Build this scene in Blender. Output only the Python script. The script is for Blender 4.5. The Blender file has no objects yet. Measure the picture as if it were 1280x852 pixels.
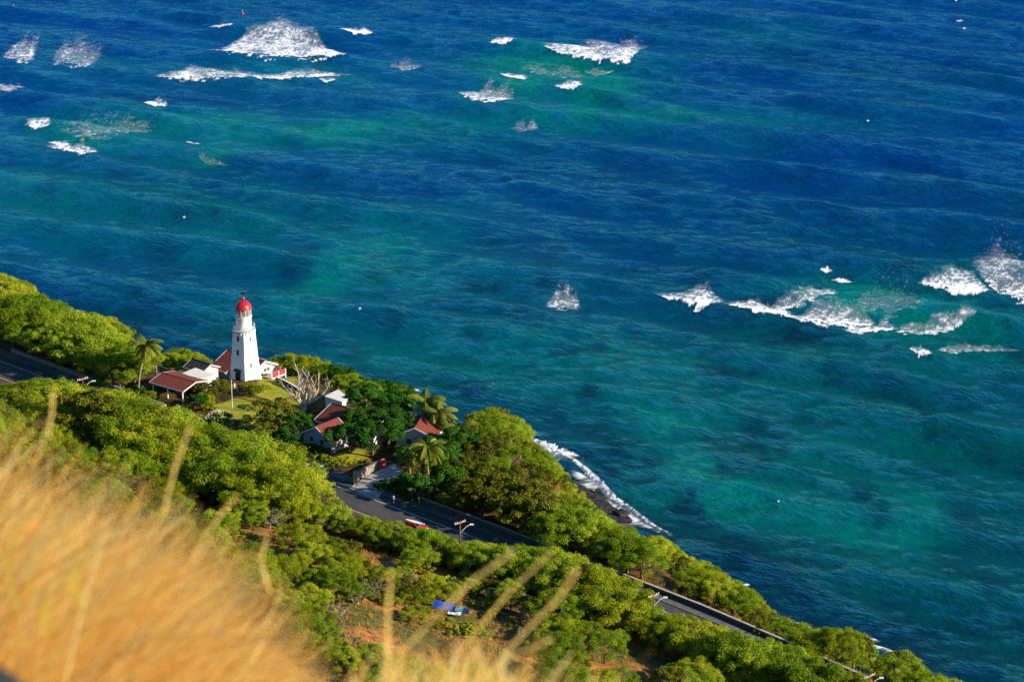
import bpy, math, random
import numpy as np
from mathutils import Vector, Matrix
random.seed(7); rng = np.random.default_rng(7)
R = math.radians
scene = bpy.context.scene
col = scene.collection

# ------------------------------------------------------------------ camera
CAMZ = 226.0; PITCH = R(20.0); F = 3555.0          # F in pixels of a 1280-wide picture
cd = bpy.data.cameras.new('camera'); cam = bpy.data.objects.new('camera', cd); col.objects.link(cam)
cam.location = (0, 0, CAMZ); cam.rotation_euler = (R(90) - PITCH, 0, 0)
cd.sensor_width = 36; cd.lens = F * 36 / 1280; cd.clip_end = 60000; cd.clip_start = 0.2
cd.dof.use_dof = True; cd.dof.focus_distance = 545; cd.dof.aperture_fstop = 5.6
scene.camera = cam
# ------------------------------------------------------------------ light
SUN_EL = R(22); SUN_AZ = R(72)                     # azimuth from the direction behind the camera, turning right
sd = Vector((math.sin(SUN_AZ) * math.cos(SUN_EL), -math.cos(SUN_AZ) * math.cos(SUN_EL), math.sin(SUN_EL)))
sl = bpy.data.lights.new('sun', 'SUN'); sun = bpy.data.objects.new('sun', sl); col.objects.link(sun)
sl.energy = 5.0; sl.angle = R(0.5); sl.color = (1.0, 0.86, 0.66)
sun.rotation_euler = sd.to_track_quat('Z', 'Y').to_euler(); sun.location = sd * 500
world = bpy.data.worlds.new('World'); scene.world = world; world.use_nodes = True
wn = world.node_tree.nodes; wl = world.node_tree.links
bg = wn['Background']; bg.inputs[1].default_value = 0.10
sky = wn.new('ShaderNodeTexSky'); sky.sky_type = 'NISHITA'; sky.sun_disc = False
sky.sun_elevation = SUN_EL; sky.sun_rotation = math.atan2(sd.x, sd.y); sky.altitude = 200; sky.air_density = 1.0; sky.dust_density = 0.3; sky.ozone_density = 2.0
hs = wn.new('ShaderNodeHueSaturation'); hs.inputs['Saturation'].default_value = 1.35; wl.new(sky.outputs[0], hs.inputs['Color']); wl.new(hs.outputs[0], bg.inputs[0])
scene.view_settings.view_transform = 'Standard'; scene.view_settings.look = 'None'
scene.view_settings.exposure = 0.92; scene.view_settings.gamma = 1.0
scene.render.engine = 'CYCLES'
scene.cycles.transparent_max_bounces = 12
scene.cycles.use_denoising = True; scene.cycles.denoiser = 'OPENIMAGEDENOISE'; scene.cycles.denoising_prefilter = 'NONE'; scene.cycles.sample_clamp_indirect = 2.0; scene.cycles.max_bounces = 6; scene.cycles.diffuse_bounces = 3

# ------------------------------------------------------------------ projection helpers
cp, sp = math.cos(PITCH), math.sin(PITCH)
def P(u, v, z=0.0):
    a = (u - 640) / F; b = (426 - v) / F
    dx, dy, dz = a, cp + b * sp, -sp + b * cp
    t = (z - CAMZ) / dz
    return (dx * t, dy * t)
def Pn(u, v, z=0.0):
    a = (u - 640) / F; b = (426 - v) / F
    dz = -sp + b * cp; t = (z - CAMZ) / dz
    return a * t, (cp + b * sp) * t
def proj(x, y, z):
    zz = z - CAMZ
    d = y * cp - zz * sp; up = y * sp + zz * cp
    return 640 + F * x / d, 426 - F * up / d
def inpoly(u, v, poly):
    c = False; n = len(poly); j = n - 1
    for i in range(n):
        a, b = poly[i], poly[j]
        if (a[1] > v) != (b[1] > v) and u < (b[0] - a[0]) * (v - a[1]) / (b[1] - a[1]) + a[0]: c = not c
        j = i
    return c
# ------------------------------------------------------------------ numpy noise
def vnoise(x, y, seed=0):
    xi = np.floor(x).astype(np.int64); yi = np.floor(y).astype(np.int64)
    xf = x - xi; yf = y - yi
    def h(a, b):
        n = (a * 374761393 + b * 668265263 + seed * 1442695041) & 0xffffffff
        n = ((n ^ (n >> 13)) * 1274126177) & 0xffffffff
        return ((n ^ (n >> 16)) & 0xffff) / 65535.0
    u = xf * xf * (3 - 2 * xf); w = yf * yf * (3 - 2 * yf)
    return (h(xi, yi) * (1 - u) + h(xi + 1, yi) * u) * (1 - w) + (h(xi, yi + 1) * (1 - u) + h(xi + 1, yi + 1) * u) * w
def fbm(x, y, octv=4, seed=0, gain=0.5):
    s = 0; a = 1; t = 0
    for i in range(octv):
        s = s + a * vnoise(x * 2 ** i + 17.3 * i, y * 2 ** i - 9.1 * i, seed + i); t += a; a *= gain
    return s / t
# ------------------------------------------------------------------ object helpers
def link(name, me, parent=None):
    o = bpy.data.objects.new(name, me); col.objects.link(o)
    if parent: o.parent = parent
    return o
def mesh_np(name, V, Fc, mat, smooth=False):
    """V (n,3); Fc (m,k) all faces of k corners"""
    V = np.asarray(V, np.float32); Fc = np.asarray(Fc, np.int32)
    me = bpy.data.meshes.new(name); k = Fc.shape[1]
    me.vertices.add(len(V)); me.vertices.foreach_set('co', V.ravel())
    me.loops.add(Fc.size); me.loops.foreach_set('vertex_index', Fc.ravel())
    me.polygons.add(len(Fc)); me.polygons.foreach_set('loop_start', np.arange(0, Fc.size, k, dtype=np.int32))
    me.polygons.foreach_set('loop_total', np.full(len(Fc), k, np.int32))
    if smooth: me.polygons.foreach_set('use_smooth', np.ones(len(Fc), bool))
    me.update(calc_edges=True)
    if mat: me.materials.append(mat)
    return me
def attr_f(me, name, vals):
    a = me.attributes.new(name, 'FLOAT', 'POINT'); a.data.foreach_set('value', np.asarray(vals, np.float32))
def attr_c(me, name, rgb):
    a = me.attributes.new(name, 'FLOAT_COLOR', 'POINT')
    c = np.ones((len(rgb), 4), np.float32); c[:, :3] = rgb; a.data.foreach_set('color', c.ravel())
class MB:
    def __init__(s): s.v = []; s.f = []
    def poly(s, pts):
        b = len(s.v); s.v += [tuple(p) for p in pts]; s.f.append(tuple(range(b, b + len(pts)))); return s
    def box(s, x0, x1, y0, y1, z0, z1, M=None):
        b = len(s.v); c = [(x, y, z) for z in (z0, z1) for x, y in ((x0, y0), (x1, y0), (x1, y1), (x0, y1))]
        if M: c = [tuple(M @ Vector(p)) for p in c]
        s.v += c
        for q in ((3, 2, 1, 0), (4, 5, 6, 7), (0, 1, 5, 4), (1, 2, 6, 5), (2, 3, 7, 6), (3, 0, 4, 7)): s.f.append(tuple(b + i for i in q))
        return s
    def slab(s, pts, th):
        """a polygon thickened downwards by th"""
        n = len(pts); b = len(s.v)
        s.v += [tuple(p) for p in pts] + [(p[0], p[1], p[2] - th) for p in pts]
        s.f.append(tuple(b + i for i in range(n))); s.f.append(tuple(b + n + i for i in reversed(range(n))))
        for i in range(n):
            j = (i + 1) % n; s.f.append((b + i, b + n + i, b + n + j, b + j))
        return s
    def tube(s, pts, rad, n=6, cap=True):
        pts = [Vector(p) for p in pts]
        if not hasattr(rad, '__len__'): rad = [rad] * len(pts)
        b = len(s.v)
        for i, p in enumerate(pts):
            t = (pts[min(i + 1, len(pts) - 1)] - pts[max(i - 1, 0)]).normalized()
            a = t.cross(Vector((0, 0, 1)) if abs(t.z) < 0.9 else Vector((1, 0, 0))).normalized(); c = t.cross(a)
            for k in range(n):
                g = 2 * math.pi * k / n; s.v.append(tuple(p + (a * math.cos(g) + c * math.sin(g)) * rad[i]))
        for i in range(len(pts) - 1):
            for k in range(n):
                l = (k + 1) % n; s.f.append((b + i * n + k, b + i * n + l, b + (i + 1) * n + l, b + (i + 1) * n + k))
        if cap:
            s.f.append(tuple(b + k for k in reversed(range(n)))); s.f.append(tuple(b + (len(pts) - 1) * n + k for k in range(n)))
        return s
    def lathe(s, prof, n=24, M=None, cx=0, cy=0, cap=True):
        b = len(s.v)
        for r, z in prof:
            for k in range(n):
                g = 2 * math.pi * k / n; s.v.append((cx + r * math.cos(g), cy + r * math.sin(g), z))
        for i in range(len(prof) - 1):
            for k in range(n):
                l = (k + 1) % n; s.f.append((b + i * n + k, b + i * n + l, b + (i + 1) * n + l, b + (i + 1) * n + k))
        if cap:
            s.f.append(tuple(b + k for k in reversed(range(n)))); s.f.append(tuple(b + (len(prof) - 1) * n + k for k in range(n)))
        return s
    def build(s, name, mat, parent=None, smooth=False, label=None):
        me = bpy.data.meshes.new(name); me.from_pydata(s.v, [], s.f)
        if smooth:
            for p in me.polygons: p.use_smooth = len(p.vertices) < 5
        me.materials.append(mat); me.update()
        o = link(name, me, parent)
        if label: o['label'] = label
        return o
def tag(o, label, cat, group=None, kind=None):
    if label: o['label'] = label
    if cat: o['category'] = cat
    if group: o['group'] = group
    if kind: o['kind'] = kind
    return o
def thing(name, label, cat, loc, rz=0.0, group=None):
    o = bpy.data.objects.new(name, None); col.objects.link(o); o.empty_display_size = 0.5
    o.location = loc; o.rotation_euler = (0, 0, rz)
    return tag(o, label, cat, group)
# ------------------------------------------------------------------ materials
def mat(name, rgb, rough=0.8, spec=0.3, metal=0.0, noise=0.0, nscale=3.0, bump=0.0, rgb2=None):
    m = bpy.data.materials.new(name); m.use_nodes = True; n = m.node_tree.nodes; l = m.node_tree.links
    b = n['Principled BSDF']; b.inputs['Roughness'].default_value = rough; b.inputs['Metallic'].default_value = metal
    b.inputs['Specular IOR Level'].default_value = spec
    if rgb2 is None: rgb2 = tuple(c * (1 - noise) for c in rgb)
    tc = n.new('ShaderNodeTexCoord'); nz = n.new('ShaderNodeTexNoise'); nz.inputs['Scale'].default_value = nscale; nz.inputs['Detail'].default_value = 6
    l.new(tc.outputs['Object'], nz.inputs['Vector'])
    cr = n.new('ShaderNodeValToRGB'); cr.color_ramp.elements[0].position = 0.35; cr.color_ramp.elements[1].position = 0.65
    cr.color_ramp.elements[0].color = (*rgb2, 1); cr.color_ramp.elements[1].color = (*rgb, 1)
    l.new(nz.outputs['Fac'], cr.inputs[0]); l.new(cr.outputs[0], b.inputs['Base Color'])
    if bump:
        bp = n.new('ShaderNodeBump'); bp.inputs['Strength'].default_value = bump; bp.inputs['Distance'].default_value = 0.05
        l.new(nz.outputs['Fac'], bp.inputs['Height']); l.new(bp.outputs[0], b.inputs['Normal'])
    return m
def leafmat(name, c1, c2, c3, trans=0.35, hue=0.5):
    """c1..c3: darker, mid and lighter leaf colours, mixed leaf by leaf and tree by tree"""
    m = bpy.data.materials.new(name); m.use_nodes = True; n = m.node_tree.nodes; l = m.node_tree.links
    n.remove(n['Principled BSDF']); out = n['Material Output']
    at = n.new('ShaderNodeAttribute'); at.attribute_name = 'tone'
    oi = n.new('ShaderNodeObjectInfo')
    ma = n.new('ShaderNodeMath'); ma.operation = 'MULTIPLY_ADD'; ma.inputs[1].default_value = hue; l.new(oi.outputs['Random'], ma.inputs[0])
    mb = n.new('ShaderNodeMath'); mb.operation = 'MULTIPLY'; mb.inputs[1].default_value = 1 - hue; l.new(at.outputs['Fac'], mb.inputs[0]); l.new(mb.outputs[0], ma.inputs[2])
    cr = n.new('ShaderNodeValToRGB'); e = cr.color_ramp.elements; e[0].color = (*c1, 1); e[1].color = (*c3, 1); e[0].position = 0.05; e[1].position = 0.95
    k = e.new(0.5); k.color = (*c2, 1); l.new(ma.outputs[0], cr.inputs[0])
    d = n.new('ShaderNodeBsdfDiffuse'); t = n.new('ShaderNodeBsdfTranslucent'); mx = n.new('ShaderNodeMixShader'); mx.inputs[0].default_value = trans
    l.new(cr.outputs[0], d.inputs[0]); l.new(cr.outputs[0], t.inputs[0]); l.new(d.outputs[0], mx.inputs[1]); l.new(t.outputs[0], mx.inputs[2])
    l.new(mx.outputs[0], out.inputs[0])
    return m
M = {}
M['kiawe'] = leafmat('kiawe_leaf', (.10, .15, .010), (.31, .365, .018), (.56, .57, .05), .45, .45)
M['kiawe2'] = leafmat('kiawe_green_leaf', (.07, .135, .010), (.22, .32, .018), (.44, .52, .045), .45, .45)
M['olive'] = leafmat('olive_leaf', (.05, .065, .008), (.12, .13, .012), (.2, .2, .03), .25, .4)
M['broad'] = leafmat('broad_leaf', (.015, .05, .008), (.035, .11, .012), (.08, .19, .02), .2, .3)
M['grey'] = leafmat('dry_twig_leaf', (.07, .065, .025), (.16, .155, .06), (.27, .25, .12), .2, .5)
M['palm'] = leafmat('palm_leaf', (.05, .08, .01), (.14, .17, .02), (.26, .24, .04), .25, .2)
M['yelbush'] = leafmat('yellow_bush_leaf', (.16, .2, .01), (.26, .3, .015), (.36, .38, .03), .3, .4)
M['dryclump'] = leafmat('dry_grass_blade', (.28, .12, .02), (.46, .22, .04), (.6, .36, .09), .2, .3)
M['bark'] = mat('bark', (.16, .12, .08), noise=.5, nscale=4)
M['palmbark'] = mat('palm_bark', (.34, .26, .18), noise=.4, nscale=3)
M['deadwood'] = mat('bleached_wood', (.5, .45, .37), noise=.4, nscale=2)
M['white'] = mat('white_paint', (.82, .81, .78), rough=.6, noise=.06, nscale=.6)
M['trimw'] = mat('white_trim', (.75, .74, .7), rough=.6, noise=.1)
M['red'] = mat('red_dome_paint', (.42, .015, .025), rough=.35, spec=.5, noise=.15)
M['redwood'] = mat('red_painted_wood', (.5, .05, .04), rough=.6, noise=.2)
M['roof'] = mat('red_brown_shingle', (.19, .042, .025), rough=.9, rgb2=(.12, .03, .018), nscale=2.5, bump=.4)
M['roofd'] = mat('dark_shingle', (.045, .04, .04), rough=.9, noise=.4, nscale=3)
M['roofw'] = mat('pale_roof', (.74, .69, .6), rough=.8, noise=.12, nscale=1)
M['wallb'] = mat('grey_siding', (.36, .4, .44), rough=.8, noise=.12)
M['wallw'] = mat('cream_siding', (.6, .58, .53), rough=.8, noise=.1)
M['deck'] = mat('grey_deck_paint', (.42, .46, .5), rough=.7, noise=.1)
M['dark'] = mat('dark_opening', (.015, .016, .02), rough=.4)
M['iron'] = mat('grey_iron', (.45, .47, .48), rough=.5, noise=.2)
M['glass'] = mat('window_glass', (.05, .06, .07), rough=.08, spec=.6)
M['wood'] = mat('pole_wood', (.13, .075, .045), noise=.4)
M['woodl'] = mat('crossarm_wood', (.42, .28, .18), noise=.3)
M['galv'] = mat('galvanised_steel', (.6, .6, .58), rough=.45, noise=.1)
M['concrete'] = mat('concrete', (.38, .35, .3), noise=.25, nscale=1.5)
M['stone'] = mat('wall_stone', (.3, .26, .21), noise=.5, nscale=2, bump=.6)
M['carred'] = mat('car_paint_red', (.5, .02, .015), rough=.25, spec=.6)
M['tarp'] = mat('blue_tarp', (.01, .12, .62), rough=.45, noise=.35, nscale=2)
M['tarpd'] = mat('navy_tarp', (.02, .04, .16), rough=.5, noise=.3)
M['teal'] = mat('teal_sheet', (.12, .4, .36), rough=.5, noise=.3)
M['lens'] = mat('lamp_lens_amber', (.7, .4, .12), rough=.2, spec=.6)
M['rubber'] = mat('tyre_rubber', (.02, .02, .02), rough=.9)
M['skin'] = mat('skin', (.42, .24, .16), rough=.6)
M['shirt'] = mat('pale_shirt', (.62, .6, .62), rough=.8)
M['shorts'] = mat('dark_shorts', (.04, .04, .06), rough=.8)
M['rock'] = mat('lava_rock', (.03, .026, .028), rough=.8, noise=.5, nscale=1.5, bump=.5)
M['yellow'] = mat('yellow_paint', (.6, .38, .06), rough=.7, noise=.3)
M['whitel'] = mat('white_road_paint', (.62, .62, .6), rough=.7, noise=.3)
M['asphalt'] = mat('asphalt', (.062, .062, .064), rough=.85, noise=.3, nscale=.6)
M['flower'] = mat('white_petals', (.8, .78, .75), rough=.7)

# ------------------------------------------------------------------ terrain function
ZR = [(-140, 31), (-100, 30.5), (-52, 29), (-28, 28), (15, 24), (40, 22), (90, 18)]
def zr_of_x(x): return np.interp(x, [a for a, b in ZR], [b for a, b in ZR])
road_px = [(-120, 427), (0, 472), (120, 517), (280, 577), (430, 634), (575, 688), (700, 737), (820, 785), (920, 829), (1010, 870), (1100, 915)]
def solve_road(u, v):
    z = 28.0
    for _ in range(6):
        x, y = P(u, v, z); z = float(zr_of_x(x))
    return x, y
road = [solve_road(u, v) for u, v in road_px]
dxr = (road[0][0] - road[1][0], road[0][1] - road[1][1]); road = [(road[0][0] + dxr[0] * 40, road[0][1] + dxr[1] * 22)] + road
dxr = (road[-1][0] - road[-2][0], road[-1][1] - road[-2][1]); road = road + [(road[-1][0] + dxr[0] * 30, road[-1][1] + dxr[1] * 30)]
coast = [(-900, 1250), (-400, 800), (-200, 688), (-122, 640), (-85, 612), (-52, 592), (-20, 577), (2, 559), (10, 544), (29, 507), (46, 478), (56, 464), (65, 456), (80, 438), (110, 402), (200, 290), (420, 20), (700, -600)]
def sdist(x, y, line):
    """signed distance; positive on the left of the direction of travel. also the x of the nearest point"""
    best = np.full(np.shape(x), 1e18); sg = np.ones(np.shape(x)); nx = np.zeros(np.shape(x))
    for (ax, ay), (bx, by) in zip(line[:-1], line[1:]):
        ex, ey = bx - ax, by - ay; L = ex * ex + ey * ey
        t = np.clip(((x - ax) * ex + (y - ay) * ey) / L, 0, 1)
        px, py = ax + t * ex, ay + t * ey
        d = (x - px) ** 2 + (y - py) ** 2; m = d < best
        cr = ex * (y - ay) - ey * (x - ax)
        best = np.where(m, d, best); sg = np.where(m, np.sign(cr), sg); nx = np.where(m, px, nx)
    return np.sqrt(best) * sg, nx
def sstep(t): t = np.clip(t, 0, 1); return t * t * (3 - 2 * t)
sky_px = [(-60, 335), (0, 350), (20, 358), (40, 374), (75, 388), (100, 396), (150, 408), (200, 428), (240, 447), (345, 451), (370, 449), (400, 457), (430, 468), (445, 480), (500, 485), (560, 503), (600, 512), (640, 521), (652, 540), (664, 558), (700, 580), (720, 600),
          (740, 632), (760, 652), (790, 662), (820, 672), (840, 690), (880, 714), (930, 742), (965, 778), (1000, 793), (1050, 795), (1080, 808), (1100, 822), (1140, 832), (1180, 850), (1260, 885)]
def skyz(x, y):
    """height of the sight line to the crown rim at ground position (x, y)"""
    d = np.maximum(y * cp + 200 * sp, 50); u = 640 + F * x / d
    v = np.interp(u, [p[0] for p in sky_px], [p[1] for p in sky_px]); b = (426 - v) / F
    off = np.interp(u, [200, 250, 400, 450, 640, 700, 1180], [5.0, 4.0, 3.6, 4.5, 5.5, 5.0, 5.0])
    return CAMZ + y * (-sp + b * cp) / (cp + b * sp) - off
def terr(x, y):
    x = np.asarray(x, float); y = np.asarray(y, float)
    r, nx = sdist(x, y, road); d, _ = sdist(x, y, coast); d = -d        # r > 0 seaward of the road, d > 0 on land
    zr = zr_of_x(nx)
    t = np.clip(d, 0, None) / (np.clip(d, 0, None) + np.clip(r - 11, 0.01, None))
    zs = zr * sstep((t - 0.10 * sstep((nx + 10) / 30)) / 0.5)
    zk = skyz(x, y); k_ = 2.0; hh = np.clip(.5 + .5 * (zk - zs) / k_, 0, 1); zs2 = zk * (1 - hh) + zs * hh - k_ * hh * (1 - hh)
    zs = np.where(y > 380, np.maximum(np.minimum(zs2, zs), .03 * np.clip(d, 0, 40)), zs)
    zs = np.where(d < 0, -.1 - 0.35 * np.clip(-d, 0, 100), zs)
    q = np.clip(-r - 6, 0, None)
    zl = zr + 0.20 * q + 0.9 * (fbm(x / 14, y / 14, 3, 5) - .5) * np.clip(q / 10, 0, 1) * 3
    far = np.clip(CAMZ - 1.8 - 0.535 * np.clip(y, 0, None) - 0.35 * np.clip(-y, 0, None) - 0.0006 * x * x, 5, None)
    w = sstep((far - zl + 8) / 16)
    zl = zl * (1 - w) + far * w
    z = np.where(r > 11, zs, np.where(r < -6, zl, zr))
    z = z + 1.72 * np.exp(-(((x + 1.25) / .95) ** 2 + ((y - 5.4) / 1.3) ** 2))
    return z
def tz(x, y): return float(terr(np.array([x]), np.array([y]))[0])
def gp(u, v, h=0.0, near=330, farr=680, last=False):
    """point where the sight line through (u, v) is h above the ground"""
    ys = np.arange(near, farr, 0.5)
    b = (426 - v) / F; dz = -sp + b * cp; dy = cp + b * sp
    zs = CAMZ + dz / dy * ys; xs = (u - 640) / F / dy * ys
    g = zs - terr(xs, ys) - h
    k = np.where(g <= 0)[0]
    if len(k) == 0: i = int(np.argmin(g))
    else: i = int(k[-1]) if last else int(k[0])
    return float(xs[i]), float(ys[i]), float(zs[i] - h) if len(k) else tz(xs[i], ys[i])

def gp_rim(u, v, h, shore=6.0):
    ys = np.arange(395, 660, 0.5); b = (426 - v) / F; xs = (u - 640) / F / (cp + b * sp) * ys; zs = CAMZ + (-sp + b * cp) / (cp + b * sp) * ys
    g = zs - terr(xs, ys) - h; d = -sdist(xs, ys, coast)[0]; r = sdist(xs, ys, road)[0]; k = np.where((g <= 0) & (d > shore) & (r > 11))[0]
    if len(k) == 0: return None
    i = int(k[-1]); return float(xs[i]), float(ys[i]), float(zs[i] - h)
# ------------------------------------------------------------------ terrain mesh
def spaced(parts):
    a = np.concatenate([np.arange(s, e, d) for s, e, d in parts]); return np.unique(np.round(a, 4))
gx = spaced([(-3000, -600, 200), (-600, -150, 20), (-150, -4, 1.25), (-4, 2, .12), (2, 110, 1.25), (110, 600, 20), (600, 3001, 200)])
gy = spaced([(-1500, -100, 100), (-100, 0, 10), (0, 9, .2), (9, 330, 6), (330, 660, 1.25), (660, 1000, 20), (1000, 3001, 200)])
X, Y = np.meshgrid(gx, gy); Z = terr(X, Y)
fine = (X > -145) & (X < 105) & (Y > 335) & (Y < 650)
rr, _ = sdist(X, Y, road); dd, _ = sdist(X, Y, coast); dd = -dd
Z = Z + np.where(fine & (np.abs(rr - 2.5) > 9.5), (fbm(X / 3, Y / 3, 3, 9) - .5) * .5 * np.clip((np.abs(rr - 2.5) - 9.5) / 4, 0, 1), 0)
def grid_faces(nx, ny):
    i = np.arange(nx - 1)[None, :] + np.arange(ny - 1)[:, None] * nx
    return np.stack([i, i + 1, i + 1 + nx, i + nx], -1).reshape(-1, 4)
# ground cover masks
lawn_px = [[(322, 478), (345, 470), (372, 486), (360, 500), (318, 500)], [(262, 508), (300, 498), (370, 500), (372, 512), (300, 525), (262, 520)],
           [(395, 578), (430, 585), (462, 572), (450, 560), (410, 570)], [(300, 500), (345, 498), (380, 520), (330, 545), (300, 535)]]
lawn_w = []
for pl in lawn_px: lawn_w.append([gp(u, v)[:2] for u, v in pl])
def mask_polys(X, Y, polys):
    m = np.zeros(X.shape, bool)
    for pl in polys:
        c = np.zeros(X.shape, bool); j = len(pl) - 1
        for i in range(len(pl)):
            a, b = pl[i], pl[j]
            if a[1] != b[1]:
                c ^= ((a[1] > Y) != (b[1] > Y)) & (X < (b[0] - a[0]) * (Y - a[1]) / (b[1] - a[1]) + a[0])
            j = i
        m |= c
    return m
lawn = mask_polys(X, Y, lawn_w).astype(float)
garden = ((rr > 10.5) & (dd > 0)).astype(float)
sand = np.clip(1 - (dd - 3) / 6, 0, 1) * (Z < 6)
me = mesh_np('ground', np.stack([X, Y, Z], -1).reshape(-1, 3), grid_faces(len(gx), len(gy)), None, True)
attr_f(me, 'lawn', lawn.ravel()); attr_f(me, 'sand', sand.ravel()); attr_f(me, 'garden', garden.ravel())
def ground_mat():
    m = bpy.data.materials.new('ground_cover'); m.use_nodes = True; n = m.node_tree.nodes; l = m.node_tree.links; b = n['Principled BSDF']
    b.inputs['Roughness'].default_value = .95; b.inputs['Specular IOR Level'].default_value = .1
    geo = n.new('ShaderNodeNewGeometry')
    def nz(s, det=6, off=0):
        a = n.new('ShaderNodeTexNoise'); a.inputs['Scale'].default_value = s; a.inputs['Detail'].default_value = det; a.inputs['Roughness'].default_value = .65
        mp = n.new('ShaderNodeMapping'); mp.inputs['Location'].default_value = (off, off, 0); l.new(geo.outputs['Position'], mp.inputs[0]); l.new(mp.outputs[0], a.inputs['Vector']); return a
    def ramp(src, p0, c0, p1, c1):
        r = n.new('ShaderNodeValToRGB'); r.color_ramp.elements[0].position = p0; r.color_ramp.elements[0].color = (*c0, 1); r.color_ramp.elements[1].position = p1; r.color_ramp.elements[1].color = (*c1, 1)
        l.new(src, r.inputs[0]); return r
    def mix(f, a, b2):
        x = n.new('ShaderNodeMix'); x.data_type = 'RGBA'; l.new(f, x.inputs[0]); l.new(a, x.inputs[6]); l.new(b2, x.inputs[7]); return x.outputs[2]
    soil = ramp(nz(.6).outputs['Fac'], .3, (.19, .075, .025), .7, (.42, .20, .06))
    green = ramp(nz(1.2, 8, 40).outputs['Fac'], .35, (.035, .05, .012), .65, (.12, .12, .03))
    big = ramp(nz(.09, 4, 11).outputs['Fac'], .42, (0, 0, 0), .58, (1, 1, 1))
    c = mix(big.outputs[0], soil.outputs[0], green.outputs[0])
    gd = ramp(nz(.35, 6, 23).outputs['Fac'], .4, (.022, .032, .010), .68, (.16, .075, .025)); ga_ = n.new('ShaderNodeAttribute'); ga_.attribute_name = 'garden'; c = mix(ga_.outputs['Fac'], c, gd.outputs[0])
    lawnc = ramp(nz(.5, 5, 7).outputs['Fac'], .35, (.2, .24, .02), .65, (.36, .3, .03))
    la = n.new('ShaderNodeAttribute'); la.attribute_name = 'lawn'; c = mix(la.outputs['Fac'], c, lawnc.outputs[0])
    sandc = ramp(nz(.8, 6, 3).outputs['Fac'], .4, (.012, .012, .016), .65, (.06, .055, .06))
    sa = n.new('ShaderNodeAttribute'); sa.attribute_name = 'sand'; c = mix(sa.outputs['Fac'], c, sandc.outputs[0])
    l.new(c, b.inputs['Base Color'])
    bp = n.new('ShaderNodeBump'); bp.inputs['Strength'].default_value = .5; bp.inputs['Distance'].default_value = .2; l.new(nz(2.5, 8).outputs['Fac'], bp.inputs['Height']); l.new(bp.outputs[0], b.inputs['Normal'])
    return m
me.materials.append(ground_mat())
tag(link('ground', me), None, None, kind='structure')

# ------------------------------------------------------------------ road sheets
def offset_line(line, off):
    out = []
    for i, p in enumerate(line):
        a = line[max(i - 1, 0)]; b = line[min(i + 1, len(line) - 1)]
        tx, ty = b[0] - a[0], b[1] - a[1]; L = math.hypot(tx, ty); out.append((p[0] - ty / L * off, p[1] + tx / L * off))
    return out
def dense(line, step=1.5):
    out = []
    for a, b in zip(line[:-1], line[1:]):
        n = max(1, int(math.hypot(b[0] - a[0], b[1] - a[1]) / step))
        out += [(a[0] + (b[0] - a[0]) * k / n, a[1] + (b[1] - a[1]) * k / n) for k in range(n)]
    return out + [line[-1]]
rd = dense(road[1:-1])
# smooth the centre line a little
for _ in range(6): rd = [rd[0]] + [((rd[i - 1][0] + rd[i + 1][0]) / 2, (rd[i - 1][1] + rd[i + 1][1]) / 2) for i in range(1, len(rd) - 1)] + [rd[-1]]
def near_edge(x): return float(np.interp(x, [-30, -8, 6], [-4.5, -1.0, 1.8]))
def strip(name, o0, o1, dz, m, i0=0, i1=None, kerb=0.0):
    A = offset_line(rd, o0)
    if o0 < -4: A = [(p[0] + (q[0] - p[0]) * near_edge(p[0]) / o0, p[1] + (q[1] - p[1]) * near_edge(p[0]) / o0) for p, q in zip(rd, A)]
    A = A[i0:i1]; B = offset_line(rd, o1)[i0:i1]; mb = MB()
    for k in range(len(A)):
        z = float(zr_of_x(rd[i0 + k][0])) + dz
        mb.v += [(A[k][0], A[k][1], z), (B[k][0], B[k][1], z)]
        if kerb: mb.v += [(A[k][0], A[k][1], z - kerb), (B[k][0], B[k][1], z - kerb)]
    s = 4 if kerb else 2
    for k in range(len(A) - 1):
        a, b = k * s, (k + 1) * s
        mb.f.append((a, b, b + 1, a + 1))
        if kerb: mb.f.append((a + 2, b + 2, b, a)); mb.f.append((a + 1, b + 1, b + 3, a + 3))
    return mb.build(name, m)
tag(strip('road', -4.5, 8.4, .03, M['asphalt']), None, None, kind='structure')
M['pave'] = mat('old_pavement', (.13, .125, .12), noise=.4, nscale=1.2)
tag(strip('pavement', 8.4, 10.2, .15, M['pave'], kerb=.2), None, None, kind='structure')
tag(strip('road_marking', -.1, .1, .036, M['yellow'], 0, int(np.argmin([abs(p[0] + 14) for p in rd]))), None, None, kind='structure')
tag(strip('road_marking', 5.9, 5.75, .036, M['whitel']), None, None, kind='structure')
def ridx(u):   # index on rd of the point that shows at picture column u
    return int(np.argmin([abs(proj(x, y, float(zr_of_x(x)))[0] - u) for x, y in rd]))

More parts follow.
